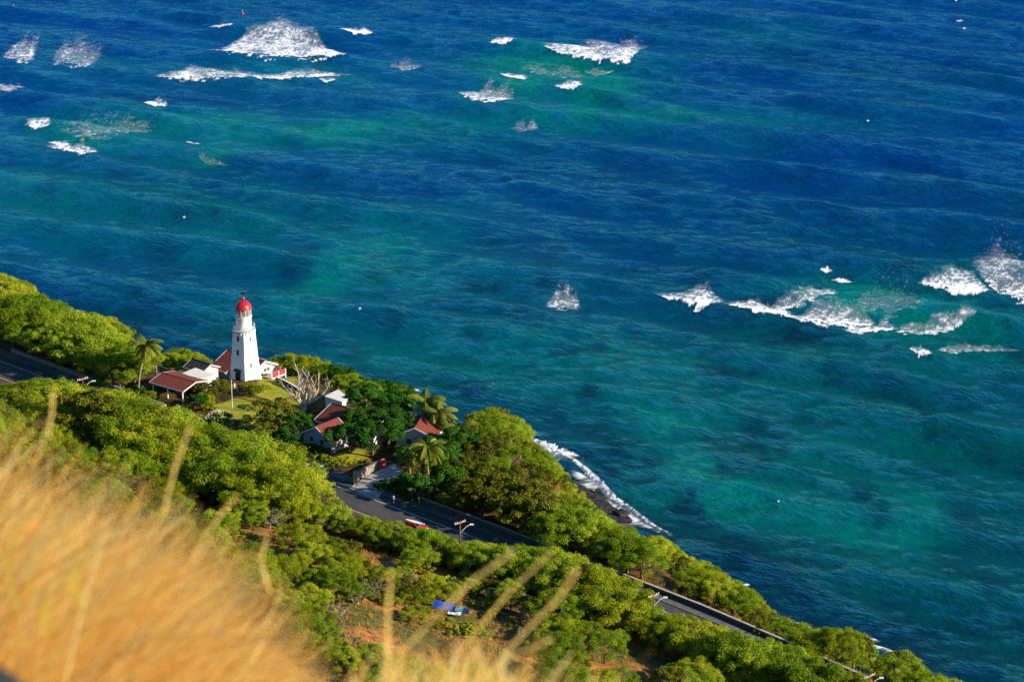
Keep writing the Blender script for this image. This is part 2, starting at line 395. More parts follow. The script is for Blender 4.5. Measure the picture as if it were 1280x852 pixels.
# ------------------------------------------------------------------ sea
waves = []
wr = np.random.default_rng(3)
for i in range(90):
    lam = 2.8 * (11 / 2.8) ** wr.random() if i > 14 else 12 + 26 * wr.random()
    ang = R(-113) + (wr.normal() * R(26) if i > 14 else wr.normal() * R(9))
    amp = 0.0022 * lam if i > 14 else 0.0085 * lam
    waves.append((2 * math.pi / lam * math.cos(ang), 2 * math.pi / lam * math.sin(ang), amp, wr.random() * 6.28))
def crest(px, h, w=3.2): return ([Pn(u, v, 0) for u, v in px], h * .72, w)
crests = [crest([(-60, 62), (0, 76), (110, 86), (200, 98), (300, 101), (436, 97), (520, 100)], 1.2),
          crest([(-60, 112), (0, 118), (80, 124), (150, 128), (235, 135), (290, 140)], 1.0),
          crest([(230, 34), (290, 38), (424, 44), (470, 46), (540, 49)], 1.1),
          crest([(560, 50), (613, 56), (660, 56)], .9), crest([(240, 62), (300, 70), (424, 73), (470, 70)], .9),
          crest([(520, 118), (575, 122), (625, 133), (680, 140)], 1.0),
          crest([(650, 100), (692, 109), (740, 114), (830, 138), (900, 156), (1000, 172), (1100, 180)], 1.3),
          crest([(670, 57), (700, 69), (778, 80), (850, 96), (930, 100)], 1.2),
          crest([(780, 362), (820, 371), (905, 384), (997, 403), (1075, 420), (1150, 436)], 1.1),
          crest([(1100, 348), (1150, 353), (1236, 365), (1320, 380)], 1.2), crest([(1100, 436), (1136, 439), (1165, 448), (1200, 452)], .9),
          crest([(560, 325), (640, 340), (700, 349), (760, 362)], .7), crest([(420, 225), (560, 245), (700, 252)], .5),
          crest([(0, 352), (60, 376), (120, 398), (190, 418), (230, 430)], 1.0), crest([(60, 345), (140, 372), (240, 400), (330, 425)], .6),
          crest([(900, 292), (1000, 310), (1100, 320)], .5), crest([(1000, 232), (1130, 250), (1280, 262)], .5),
          crest([(230, 190), (270, 198), (300, 215), (330, 222)], .9), crest([(60, 200), (110, 215), (150, 235)], .7),
          crest([(880, 705), (930, 740), (980, 775)], .5), crest([(640, 535), (700, 568), (745, 598), (830, 668)], .35, 2)]
wr2 = np.random.default_rng(17)
for _ in range(34):
    u0, v0 = wr2.uniform(-40, 1250), wr2.uniform(8, 640); L_ = wr2.uniform(120, 380); sl_ = (.07 + .28 * v0 / 850) * wr2.uniform(.6, 1.3)
    crests.append(crest([(u0, v0), (u0 + L_ * .5, v0 + L_ * .5 * sl_ * wr2.uniform(.8, 1.2)), (u0 + L_, v0 + L_ * sl_)], wr2.uniform(.7, 1.7), wr2.uniform(2.6, 4.4)))
def sea_h(x, y):
    x = np.asarray(x, float); y = np.asarray(y, float); h = np.zeros(x.shape)
    patch = 0.45 + 1.1 * fbm(x / 45, y / 45, 3, 21)
    for kx, ky, a, p in waves: h += a * np.sin(kx * x + ky * y + p)
    h *= patch
    for line, ht, w in crests:
        xs = [p[0] for p in line]; ys = [p[1] for p in line]
        m = (x > min(xs) - 25) & (x < max(xs) + 25) & (y > min(ys) - 25) & (y < max(ys) + 25)
        if not m.any(): continue
        wob = (fbm(x[m] / 9, y[m] / 9, 2, 33) - .5) * 5
        d, nx = sdist(x[m], y[m], line); d = d + wob
        ends = sstep((nx - min(xs)) / (0.22 * (max(xs) - min(xs)))) * sstep((max(xs) - nx) / (0.22 * (max(xs) - min(xs))))
        prof = np.where(d > 0, np.exp(-(d / (w * 2.4)) ** 2), np.exp(-(d / (w * 1.45)) ** 2)) * 1.1    # steep towards the shore, gentle behind
        hh = ht * prof * (ends + .0)
        h[m] += hh
    return h
sx = spaced([(-12000, -1000, 1500), (-1000, -200, 100), (-200, 200, .55), (200, 1000, 100), (1000, 12001, 1500)])
sy = spaced([(-2000, 400, 400), (400, 430, 10), (430, 640, .5), (640, 1010, .62), (1010, 2000, 80), (2000, 20001, 2000)])
SX, SY = np.meshgrid(sx, sy)
fin = (np.abs(SX) < 200) & (SY > 430) & (SY < 1010)
SZ = np.zeros(SX.shape); SZ[fin] = sea_h(SX[fin], SY[fin])
edge = np.clip((200 - np.abs(SX)) / 12, 0, 1) * np.clip((1010 - SY) / 20, 0, 1) * np.clip((SY - 430) / 5, 0, 1)
SZ = SZ * edge
# water colour: depth of water over sand and reef
UU, VV = proj(SX, SY, np.zeros(SX.shape))
warp = fbm(SX / 30, SY / 45, 4, 50) - .5; warp2 = fbm(SX / 30 + 90, SY / 45, 4, 60) - .5
def G(cx, cy, rx, ry, rot=0.0):
    """a patch of sea floor centred on the sea point seen at (cx, cy); rx across, ry in depth, both in metres"""
    px, py = P(cx, cy, 0); a, b = SX - px + warp * 40, SY - py + warp2 * 40
    c, s = math.cos(rot), math.sin(rot); a, b = a * c + b * s, -a * s + b * c
    return np.exp(-((a / rx) ** 2 + (b / ry) ** 2))
shoal = np.zeros(SX.shape)
for args, k in [((450, 330, 16, 40, -.5), .55), ((390, 350, 12, 40, -.3), .25), ((1140, 655, 11, 12, -.3), .75), ((1080, 640, 9, 10), .3), ((640, 480, 34, 24), .4), ((880, 590, 18, 28, .4), .6), ((820, 560, 16, 20), .3),
                ((960, 620, 14, 18), .4), ((350, 160, 45, 26), .5), ((470, 165, 40, 25), .4), ((740, 120, 32, 35), .55), ((800, 155, 40, 18), .4), ((930, 160, 40, 15), .3), ((260, 195, 14, 12), .6), ((120, 165, 30, 20), .4), ((20, 240, 25, 40), .35),
                ((220, 250, 35, 30), .35), ((640, 75, 14, 20), .5), ((700, 90, 14, 22), .6), ((1100, 360, 24, 16), .5), ((1080, 390, 20, 12), .35), ((960, 450, 35, 22), .3), ((1200, 420, 26, 20), .3), ((560, 370, 30, 20), .2), ((940, 45, 25, 25), .25), ((1180, 120, 40, 30), .15),
                ((320, 290, 30, 22), .3), ((560, 440, 24, 16), .25), ((780, 620, 8, 14), .6), ((1180, 560, 30, 30), .2), ((1020, 530, 22, 18), .25), ((300, 90, 60, 20), .3), ((500, 30, 60, 40), .1)]:
    shoal += k * G(*args)
fine_n = fbm(SX / 7, SY / 11, 4, 70)
for cx_, cy_, rx_, ry_, k_ in [(345, 52, 16, 16, .5), (330, 92, 24, 14, .45), (95, 68, 12, 16, .35), (130, 158, 18, 18, .5), (740, 62, 13, 20, .4), (690, 88, 16, 18, .5), (615, 118, 9, 14, .4), (265, 202, 7, 8, .7), (1000, 385, 18, 16, .45), (1100, 370, 18, 22, .55), (1120, 405, 14, 10, .4), (1240, 345, 12, 22, .4), (705, 372, 6, 8, .3), (880, 375, 12, 8, .3), (1220, 430, 14, 8, .4)]:
    shoal += .55 * k_ * G(cx_, cy_, rx_, ry_)
shoal = shoal * (0.55 + .9 * fine_n) + .22 * (fbm(SX / 16, SY / 22, 4, 80) - .42) + .06
nearness = np.clip((800 - SY) / 240, 0, 1)               # the bay gets shallower and greener towards the shore
deep = np.array([.000, .030, .175]); mid = np.array([.000, .044, .054]); sandc = np.array([.000, .16, .115]); reef = np.array([.001, .018, .030])
s = np.clip(shoal, 0, 1)[..., None]; nn = nearness[..., None]
base = deep * (1 - nn) + mid * nn
C = base * (1 - s) + sandc * s
dark = np.clip(fbm(SX / 9, SY / 12, 4, 90) - .5, 0, 1) * 2.2 * np.clip(nearness + .25, 0, 1)
for args, k in [((930, 430, 26, 14), .6), ((240, 230, 26, 22), .4), ((470, 185, 24, 14), .3), ((1210, 520, 22, 26), .35), ((700, 205, 40, 22), .4), ((560, 330, 25, 18), .3), ((1050, 90, 60, 50), .35), ((230, 120, 30, 10), .4)]:
    dark += .7 * k * G(*args)
cd_, _ = sdist(SX, SY, coast)                             # dark rock shelf just off the shore
dark += 1.0 * np.exp(-np.clip(cd_, 0, None) / 5) + .45 * np.exp(-((cd_ - 12 + warp * 14) / 8) ** 2)
reefy = fbm(SX / 3.5 + warp * 6, SY / 5 + warp2 * 6, 5, 140, .6)
dark += np.clip((reefy - .5) * 1.8, 0, .35) * np.clip(nearness * 1.3 + .5 * shoal, 0, 1) * np.clip(fbm(SX / 40, SY / 50, 2, 141) * 2.2 - .6, 0, 1)
dark = np.clip(dark, 0, .95)[..., None]
C = C * (1 - dark) + reef * dark
me = mesh_np('sea', np.stack([SX, SY, SZ], -1).reshape(-1, 3), grid_faces(len(sx), len(sy)), None, True)
attr_c(me, 'water', C.reshape(-1, 3))
def sea_mat():
    m = bpy.data.materials.new('sea_water'); m.use_nodes = True; n = m.node_tree.nodes; l = m.node_tree.links; n.remove(n['Principled BSDF']); out = n['Material Output']
    at = n.new('ShaderNodeAttribute'); at.attribute_name = 'water'
    geo = n.new('ShaderNodeNewGeometry')
    def nz(sc, sx_, det, rot):
        mp = n.new('ShaderNodeMapping'); mp.vector_type = 'TEXTURE'; mp.inputs['Rotation'].default_value = (0, 0, rot); mp.inputs['Scale'].default_value = (sx_, 1, 1)
        l.new(geo.outputs['Position'], mp.inputs[0]); a = n.new('ShaderNodeTexNoise'); a.inputs['Scale'].default_value = sc; a.inputs['Detail'].default_value = det; a.inputs['Roughness'].default_value = .55
        l.new(mp.outputs[0], a.inputs['Vector']); return a.outputs['Fac']
    def mul(a, k):
        x = n.new('ShaderNodeMath'); x.operation = 'MULTIPLY'; x.inputs[1].default_value = k; l.new(a, x.inputs[0]); return x.outputs[0]
    def add(a, b):
        x = n.new('ShaderNodeMath'); x.operation = 'ADD'; l.new(a, x.inputs[0]); l.new(b, x.inputs[1]); return x.outputs[0]
    wind = n.new('ShaderNodeMapRange'); l.new(nz(.02, 2.0, 3, R(-20)), wind.inputs[0]); wind.inputs[1].default_value = .35; wind.inputs[2].default_value = .65; wind.inputs[3].default_value = .55; wind.inputs[4].default_value = 1.25
    h0 = add(mul(nz(.50, 2.6, 8, R(-27)), .9), add(mul(nz(.24, 3.2, 4, R(-14)), 1.0), mul(nz(1.1, 2.2, 6, R(-44)), .6)))
    hm = n.new('ShaderNodeMath'); hm.operation = 'MULTIPLY'; l.new(h0, hm.inputs[0]); l.new(wind.outputs[0], hm.inputs[1]); h = hm.outputs[0]
    bp = n.new('ShaderNodeBump'); bp.inputs['Strength'].default_value = 1.0; bp.inputs['Distance'].default_value = BUMP; l.new(h, bp.inputs['Height'])
    up = n.new('ShaderNodeCombineXYZ'); up.inputs[2].default_value = 1.0                  # light comes back up out of the water whatever the ripple on top
    d = n.new('ShaderNodeBsdfDiffuse'); l.new(at.outputs['Color'], d.inputs[0]); vb = n.new('ShaderNodeVectorMath'); vb.operation = 'ADD'; l.new(up.outputs[0], vb.inputs[0]); l.new(bp.outputs[0], vb.inputs[1]); vc = n.new('ShaderNodeVectorMath'); vc.operation = 'NORMALIZE'; l.new(vb.outputs[0], vc.inputs[0]); l.new(vc.outputs[0], d.inputs['Normal'])
    g = n.new('ShaderNodeBsdfGlossy'); g.inputs['Roughness'].default_value = .16; g.inputs['Color'].default_value = (.15, .64, .92, 1); l.new(bp.outputs[0], g.inputs['Normal'])
    fr = n.new('ShaderNodeFresnel'); fr.inputs[0].default_value = 1.333; l.new(bp.outputs[0], fr.inputs['Normal'])
    mx = n.new('ShaderNodeMixShader'); l.new(fr.outputs[0], mx.inputs[0]); l.new(d.outputs[0], mx.inputs[1]); l.new(g.outputs[0], mx.inputs[2]); l.new(mx.outputs[0], out.inputs[0])
    return m
BUMP = 1.7
me.materials.append(sea_mat())
tag(link('sea', me), None, None, kind='structure')

# ------------------------------------------------------------------ foam
def foam_mat():
    m = bpy.data.materials.new('sea_foam'); m.use_nodes = True; n = m.node_tree.nodes; l = m.node_tree.links; b = n['Principled BSDF']
    b.inputs['Base Color'].default_value = (.86, .88, .9, 1); b.inputs['Roughness'].default_value = .8; b.inputs['Specular IOR Level'].default_value = .1
    at = n.new('ShaderNodeAttribute'); at.attribute_name = 'cover'; l.new(at.outputs['Fac'], b.inputs['Alpha'])
    ge = n.new('ShaderNodeNewGeometry'); va = n.new('ShaderNodeVectorMath'); va.operation = 'ADD'; va.inputs[1].default_value = (0, 0, 1.6); l.new(ge.outputs['Normal'], va.inputs[0])
    vn = n.new('ShaderNodeVectorMath'); vn.operation = 'NORMALIZE'; l.new(va.outputs[0], vn.inputs[0]); l.new(vn.outputs[0], b.inputs['Normal'])      # foam scatters light through itself, so it shades softly
    return m
M['foam'] = foam_mat()
def foam(name, label, cat, Fp, Bp, strength=1.0, lift=.6, group='white foam on the sea', step=.45, seed=0):
    Fp = np.array(Fp, float); Bp = np.array(Bp, float)
    L = np.hypot(*(np.diff(Fp, axis=0).T)).sum(); L = max(L, np.hypot(*(np.diff(Bp, axis=0).T)).sum())
    ns = max(8, int(L / step)); 
    dep = np.mean([abs(Pn(f[0], f[1])[1] - Pn(b[0], b[1])[1]) for f, b in zip(Fp, Bp)])
    nt = max(6, int(dep * 1.15 / .3)); nt = min(nt, 260)
    Bp = Fp + (Bp - Fp) * (1.5 if strength > .45 else 1.2)
    if len(Fp) > 2 and 'whitecap' not in name:
        for A_ in (Fp, Bp): cu_ = A_[:, 0].mean(); A_[:, 0] = cu_ + (A_[:, 0] - cu_) * 1.15
    s = np.linspace(0, 1, ns); t = np.linspace(-.1, 1.05, nt); k = np.linspace(0, 1, len(Fp))
    fu, fv, bu, bv = (np.interp(s, k, a) for a in (Fp[:, 0], Fp[:, 1], Bp[:, 0], Bp[:, 1]))
    S, T = np.meshgrid(s, t)
    fx, fy = Pn(fu, fv); bx, by = Pn(bu, bv)
    x = fx[None] * (1 - T) + bx[None] * T; y = fy[None] * (1 - T) + by[None] * T
    jag = (fbm(x / 2.0, y / 1.6, 3, seed + 3) - .5) * (.45 if dep < 12 else .20 if strength > .7 else .5)
    T2 = T + jag
    e = np.clip(np.minimum(S, 1 - S) * 6 + (fbm(x / 2.6, y / 2.6, 3, seed + 8) - .5) * .9, 0, 1)
    if dep < 16:
        T = T / np.clip((4 * S * (1 - S)) ** .8 * (.45 + 1.0 * fbm(S * 7, S * 0 + seed, 3, seed + 5)), .02, 1.2); T2 = T + jag * .8
    else: T = T / np.clip((4 * S * (1 - S)) ** .4 * (.75 + .6 * fbm(S * 6, S * 0 + seed, 2, seed + 5)), .02, 1.2); T2 = T + jag
    n = fbm(x / .8 + fbm(x / 3, y / 3, 2, seed + 40) * 2, y / .75 + fbm(x / 3, y / 3, 2, seed + 41) * 2, 5, seed + 11, .7); big = fbm(x / 6, y / 9, 3, seed + 12)
    n = np.clip((n - .5) * 1.7 + .5, 0, 1)
    n2 = fbm(x / .7, y / .9, 3, seed + 60)
    dens = strength * (1.0 - .66 * np.clip(T2, 0, 1) ** .8) * (.5 + .95 * (big - .1)) * e + (.13 * e * (1 - .5 * np.clip(T2, 0, 1)) if strength < .7 else 0)
    front = np.exp(-(np.clip(T2, 0, 1) / (.045 if dep > 12 else .18)) ** 2) * (1.0 if strength > .6 else .3) * strength
    dens = np.clip(dens + .35 * front * e, 0, 1.02) * sstep((T2 + .03 + .10 * (n2 - .5)) / .05) * sstep((1.08 - T2) / .75)
    core = np.clip(front * e, 0, 1)
    cover = np.clip(np.clip(dens * 1.35, 0, 1) * sstep((dens * .80 + .17 - n) / .46) + .24 * np.clip(dens * 1.1, 0, 1) * sstep(dens / .5), 0, 1)
    z = sea_h(x, y) + .06 + lift * .03 * np.clip(front, 0, 1) * (e ** .5) * (.7 + .6 * fbm(x / 1.6, y / 1.2, 3, seed)) * sstep((T2 + .06) / .08) + .12 * cover * n
    V = np.stack([x, y, z], -1).reshape(-1, 3); Fc = grid_faces(ns, nt); cv = cover.ravel()
    keep = cv[Fc].max(1) > .04; Fc = Fc[keep]
    if len(Fc) == 0: return None
    used, inv = np.unique(Fc, return_inverse=True)
    me = mesh_np(name, V[used], inv.reshape(-1, 4), M['foam'], True); attr_f(me, 'cover', cv[used])
    return tag(link(name, me), label, cat, group)
BW = 'breaking_wave'; gW = 'waves breaking on the reef'
foam_list = [
 ('large fan of white foam behind a breaking wave, biggest in upper left', [(268,66),(300,70),(350,73),(400,75),(424,73)], [(290,57),(320,38),(350,30),(385,44),(418,66)], 1.0, .9),
 ('long white breaking wave just in front of the largest foam fan', [(200,99),(240,102),(300,103),(350,101),(400,98),(436,93)], [(222,94),(250,78),(300,84),(345,92),(372,79),(430,88)], .95, .8),
 ('short white lip at the right end of the long breaking wave', [(398,101),(408,104),(420,102)], [(400,99),(409,99),(419,99)], 1.0, .5),
 ('tiny white crest above the largest foam fan', [(260,36),(275,39),(291,37)], [(263,34),(276,32),(289,33)], 1.1, .6),
 ('small bright white crest right of the largest foam fan', [(423,42),(445,47),(466,45)], [(425,38),(446,38),(465,39)], 1.2, .9),
 ('foam patch touching the left edge, upper of the two there', [(0,71),(18,78),(42,77)], [(12,62),(34,43),(54,44)], .62, .5),
 ('thin lacy foam patch in upper left, next to the edge foam', [(64,79),(90,85),(118,84)], [(68,54),(98,50),(140,60)], .5, .2),
 ('foam patch cut by the left edge below the upper edge foam', [(-12,116),(12,118),(32,113)], [(-12,97),(15,98),(40,104)], .6, .4),
 ('small white crest with spray under the long breaking wave', [(178,132),(195,135),(210,134)], [(186,128),(200,120),(209,120)], .95, .6),
 ('white crest below the faint foam trails in left part', [(60,186),(85,192),(105,196),(122,190)], [(58,180),(85,177),(110,177),(126,182)], .85, .5),
 ('thin upper lip above the lower left white crest', [(60,181),(74,184),(88,182)], [(62,178),(74,177),(87,179)], 1.0, .4),
 ('faint streaky foam trail in left part of the sea', [(75,166),(130,172),(190,160)], [(60,150),(120,138),(215,142)], .3, 0),
 ('small foam patch left of the faint foam trail', [(30,158),(45,160),(63,158)], [(38,150),(50,146),(64,143)], .65, .3),
 ('short white crest near the top centre', [(612,56),(628,58),(646,54)], [(614,53),(628,50),(645,51)], 1.1, .8),
 ('large triangular foam patch right of the top centre', [(681,58),(700,69),(735,77),(778,82),(795,64)], [(684,55),(706,54),(745,54),(772,44),(828,41)], .9, .8),
 ('thin veil of foam hanging below the large triangular patch', [(728,88),(745,97),(765,88)], [(724,79),(750,81),(780,80)], .4, 0),
 ('small white comma shaped crest above the wide foam raft', [(624,92),(636,99),(658,100)], [(627,91),(640,94),(668,92)], .95, .6),
 ('wide foam raft on a dark wave below the top centre crest', [(574,121),(595,130),(622,133),(642,128)], [(592,109),(612,105),(634,105),(648,107)], .8, .4),
 ('white lip on the left end of the long green swell', [(692,109),(710,114),(728,112)], [(694,107),(712,105),(733,101)], .95, .6),
 ('thin round foam veil below the wide foam raft', [(637,160),(655,163),(677,157)], [(638,146),(655,142),(680,146)], .36, 0),
 ('faint foam speckle left of the top centre crest', [(487,85),(505,89),(527,84)], [(490,75),(508,70),(528,76)], .42, .1),
 ('bright breaking lip at the left end of the right hand wave', [(820,370),(840,378),(870,385),(907,383)], [(822,368),(850,371),(882,356),(905,373)], 1.0, .8),
 ('middle stretch of the right hand breaking wave', [(903,382),(940,392),(970,399),(999,403)], [(908,378),(938,376),(970,376),(992,390)], .95, .7),
 ('foam trail slanting up behind the right hand wave', [(960,392),(990,386),(1030,374),(1048,364)], [(955,384),(982,370),(1015,356),(1046,353)], .6, .1),
 ('broad lacy foam field in the middle of the right hand wave', [(985,399),(1020,407),(1070,411),(1090,402)], [(988,391),(1020,379),(1060,380),(1095,386)], .62, .3),
 ('white lip with foam streak at the lower end of the right hand wave', [(1052,412),(1075,419),(1095,416),(1122,408)], [(1056,409),(1080,401),(1100,398),(1126,397)], .85, .5),
 ('soft foam trail reaching right from the right hand wave', [(1118,413),(1150,417),(1180,412),(1222,398)], [(1118,402),(1150,399),(1180,394),(1215,376)], .55, .1),
 ('round white breaker close to the right edge', [(1150,352),(1180,359),(1210,364),(1237,364)], [(1156,346),(1176,333),(1208,334),(1236,350)], .95, .8),
 ('tall foam patch running off the right edge', [(1228,352),(1255,366),(1290,379)], [(1208,328),(1245,305),(1290,316)], .72, .8),
 ('small white splash below the right hand foam trail', [(1136,438),(1148,449),(1166,448)], [(1137,435),(1149,433),(1161,440)], 1.0, .8),
 ('thin foam streak under the right edge breaker, running off the edge', [(1170,436),(1192,441),(1220,438),(1285,431)], [(1172,428),(1195,420),(1225,419),(1285,413)], .42, 0),
 ('tiny crest with spray above the right hand wave', [(1040,347),(1053,350),(1065,348)], [(1043,344),(1055,341),(1063,343)], 1.0, .5),
 ('smallest white fleck above the right hand wave', [(1025,335),(1033,338),(1041,336)], [(1027,333),(1033,333),(1040,334)], 1.0, .3),
 ('lonely round speckled foam patch in open water at centre', [(681,380),(702,389),(727,383)], [(690,362),(708,352),(724,362)], .5, 0),
 ('faint foam on pale green water in upper left', [(246,196),(262,206),(284,208)], [(244,188),(262,194),(290,200)], .26, 0),
 ('tiny white fleck above the pale green water', [(231,178),(242,181),(251,180)], [(233,176),(243,178),(250,178)], 1.0, .3),
 ('very faint wide foam veil behind the right hand wave', [(1060,385),(1110,392),(1160,385)], [(1080,345),(1120,335),(1170,350)], .24, 0),
 ('faint foam veil between the comma crest and the triangular patch', [(648,84),(690,98),(735,100)], [(645,74),(685,70),(720,76)], .27, 0),
]
for i, (lb, a, b, st, lf) in enumerate(foam_list):
    foam(BW if st > .7 else 'foam_patch', lb, 'wave' if st > .7 else 'sea foam', a, b, st, lf, gW if st > .7 else 'foam patches left by broken waves', seed=100 + i * 7)
caps = [(1085, 149, 'left'), (1200, 27, 'upper'), (1205, 40, ''), (230, 268, ''), (973, 628, ''), (450, 391, ''), (1195, 2, ''), (932, 729, ''), (96, 384, ''), (13, 350, '')]
clab = ['white fleck alone in deep blue water, right of centre top', 'upper flat whitecap near the top right corner', 'lower dot of white near the top right corner', 'white dot in blue water left, above the lighthouse coast', 'small white fleck on turquoise water right of the beach', 'single white fleck on the sea right of the lighthouse', 'tiny whitecap on the top edge near the right corner', 'small white fleck off the dark rocks at lower right', 'small white crest on the shore wave at the left', 'white crest touching the left edge at the treetops']
for (u, v, _), lb in zip(caps, clab):
    w = 7 if 'flat' in lb or 'shore' in lb or 'touching' in lb or 'off the dark' in lb else 2.0
    foam('whitecap', lb, 'whitecap', [(u - w, v), (u, v + 1.2), (u + w, v)], [(u - w * .7, v - .8), (u, v - 1.3), (u + w * .8, v - 1)], 1.2, .15, 'small whitecaps', step=.3, seed=u)
gS = 'surf washing onto the shore'
foam('surf', 'white surf on the dark beach, long upper stretch', 'surf', [(640,540),(672,553),(700,564),(724,578)], [(636,552),(662,566),(690,580),(716,592)], .62, .1, gS, seed=901)
foam('surf', 'white surf on the dark beach, middle stretch below the trees', 'surf', [(716,590),(742,602),(752,612)], [(700,588),(722,602),(735,618)], .62, .1, gS, seed=902)
foam('surf', 'long white surf line at the lower end of the dark beach', 'surf', [(735,606),(762,622),(785,638),(805,655),(828,676)], [(722,608),(748,628),(770,645),(792,660),(818,676)], .66, .1, gS, seed=903)
foam('surf', 'thin surf thread linking the wash patches off the dark beach', 'surf', [(655,548),(705,566),(748,600),(800,646),(840,684)], [(650,552),(700,570),(742,605),(794,650),(835,689)], .85, .1, gS, seed=913)
foam('surf', 'thin lacy wash on dark sand under the crowns', 'surf', [(728,618),(758,640),(800,668)], [(712,610),(738,640),(785,672)], .42, 0, gS, seed=904)
foam('surf', 'foam around the dark rocks left of the lower right trees', 'surf', [(948,752),(972,764),(995,782)], [(938,758),(958,772),(982,790)], .75, .15, gS, seed=905)
foam('surf', 'faint foam between rocks at the right hand shore', 'surf', [(995,775),(1015,786),(1040,795)], [(985,784),(1008,796),(1032,804)], .62, .1, gS, seed=906)
foam('surf', 'spray over the rocks above the lower right bushes', 'surf', [(1048,783),(1072,787),(1100,800)], [(1046,791),(1066,797),(1090,808)], .7, .2, gS, seed=907)
foam('surf', 'bright wash beside the lower right bushes', 'surf', [(1086,804),(1102,811),(1118,820)], [(1080,812),(1094,819),(1110,827)], .95, .2, gS, seed=908)
foam('surf', 'small surf patch off the rocks at lower right centre', 'surf', [(905,722),(925,730),(945,742)], [(902,727),(918,735),(938,747)], .6, .1, gS, seed=911)
foam('surf', 'last small wash at the lower right end of shore', 'surf', [(1120,826),(1132,829),(1145,834)], [(1120,831),(1130,834),(1142,838)], .75, .2, gS, seed=909)
foam('surf', 'white splash on rocks behind the tallest coconut palm', 'surf', [(480,483),(500,486),(532,494)], [(478,487),(500,491),(530,498)], .55, .3, gS, seed=910)

# ------------------------------------------------------------------ crowns, trunks
def leaf_cloud(clumps, n, lw, ll, up=.5, droop=0.0, seed=0, shell=.55, flat=.75):
    """clumps: (x, y, z, r). n small leaf faces spread over them"""
    g = np.random.default_rng(seed); cl = np.array(clumps); w = cl[:, 3] ** 2; w = w / w.sum()
    ci = g.choice(len(cl), n, p=w); c = cl[ci]
    d = g.normal(size=(n, 3)); d /= np.linalg.norm(d, axis=1)[:, None]
    d[:, 2] = np.where(d[:, 2] < -.3, -d[:, 2] * .6, d[:, 2])
    rad = c[:, 3] * (shell + (1.08 - shell) * g.random(n) ** .6) * (1 + .55 * (g.random(n) < .10) * g.random(n))
    p = c[:, :3] + d * rad[:, None] * np.array([1, 1, flat])
    nrm = d * .7 + g.normal(size=(n, 3)) * .55; nrm[:, 2] += up; nrm /= np.linalg.norm(nrm, axis=1)[:, None]
    t = g.normal(size=(n, 3)) + d * .8; t[:, 2] -= droop; t -= (t * nrm).sum(1)[:, None] * nrm; t /= np.linalg.norm(t, axis=1)[:, None]
    b = np.cross(nrm, t)
    sc = (.65 + .7 * g.random(n))[:, None]
    a1 = t * ll * sc; b1 = b * lw * sc
    V = np.stack([p - a1, p + b1 - a1 * .1, p + a1, p - b1 - a1 * .1], 1).reshape(-1, 3)
    Fc = np.arange(4 * n).reshape(-1, 4)
    ct = g.random(len(cl))[ci]; tone = np.clip(.5 * ct + .5 * g.random(n), 0, 1)
    return V, Fc, np.repeat(tone, 4)
def crown_mesh(name, clumps, n, lw, ll, m, **k):
    V, Fc, tone = leaf_cloud(clumps, n, lw, ll, **k); me = mesh_np(name, V, Fc, m); attr_f(me, 'tone', tone); return me
def kiawe_clumps(g, R0=4.0, H=5.0, n=46):
    out = []; lob = [(g.uniform(0, 6.28), g.uniform(.75, 1.2)) for _ in range(3)]
    for i in range(n):
        a = g.uniform(0, 6.28); q = math.sqrt(g.uniform(0.02, 1)); rr = R0 * q
        for la, lk in lob: rr *= 1 + .12 * lk * math.cos(a - la) * q
        z = H * (.52 + .40 * math.sqrt(max(0, 1 - (q * .96) ** 2))) + g.uniform(-.5, .45)
        if g.random() < .25: z -= g.uniform(.4, 1.2) * (H / 5)
        out.append((rr * math.cos(a) * g.uniform(.9, 1.12), rr * math.sin(a) * g.uniform(.9, 1.12), z + g.uniform(-.25, .25), g.uniform(.3, 1.15) * R0 / 4.2))
    return out
def branches(g, H, R0, mb, r0=.22, n=5, lean=.0):
    top = Vector((g.uniform(-.3, .3), g.uniform(-.3, .3), H * .28))
    mb.tube([(0, 0, -.6), (0, 0, 0), top], [r0 * 1.3, r0 * 1.1, r0 * .85], 6)
    for k in range(n):
        a = 6.28 * k / n + g.uniform(-.4, .4); e = Vector((math.cos(a) * R0 * .62, math.sin(a) * R0 * .62, H * g.uniform(.62, .8)))
        m1 = top.lerp(e, .5) + Vector((g.uniform(-.4, .4), g.uniform(-.4, .4), -.1 * H * .3))
        mb.tube([top - Vector((0, 0, .1)), m1, e], [r0 * .6, r0 * .4, r0 * .15], 5)
        for q in range(2):
            f = e + Vector((g.uniform(-1, 1), g.uniform(-1, 1), g.uniform(.2, .8))) * R0 * .28
            mb.tube([m1.lerp(e, .5), f], [r0 * .25, r0 * .08], 4)
KIND = {}
def make_kind(key, crowns, trunks): KIND[key] = (crowns, trunks)
def tmesh(fn, m):
    mb = MB(); fn(mb); me = bpy.data.meshes.new('trunk'); me.from_pydata(mb.v, [], mb.f); me.materials.append(m); me.update(); return me
G_ = random.Random(5)
kc, kt = [], []
for i in range(6):
    c = kiawe_clumps(G_, 4.0, 5.0, 85); kc.append(crown_mesh('crown', c, 20000, .038, .15, M['kiawe'], up=.3, seed=i, shell=.1)); kt.append(tmesh(lambda mb: branches(G_, 5.0, 4.0, mb), M['bark']))
make_kind('kiawe', kc, kt)
kc, kt = [], []
for i in range(4):
    c = kiawe_clumps(G_, 4.0, 5.6, 75); kc.append(crown_mesh('crown', c, 18000, .042, .155, M['kiawe2'], up=.3, seed=20 + i, shell=.2)); kt.append(tmesh(lambda mb: branches(G_, 5.6, 4.0, mb), M['bark']))
make_kind('green', kc, kt)
kc, kt = [], []
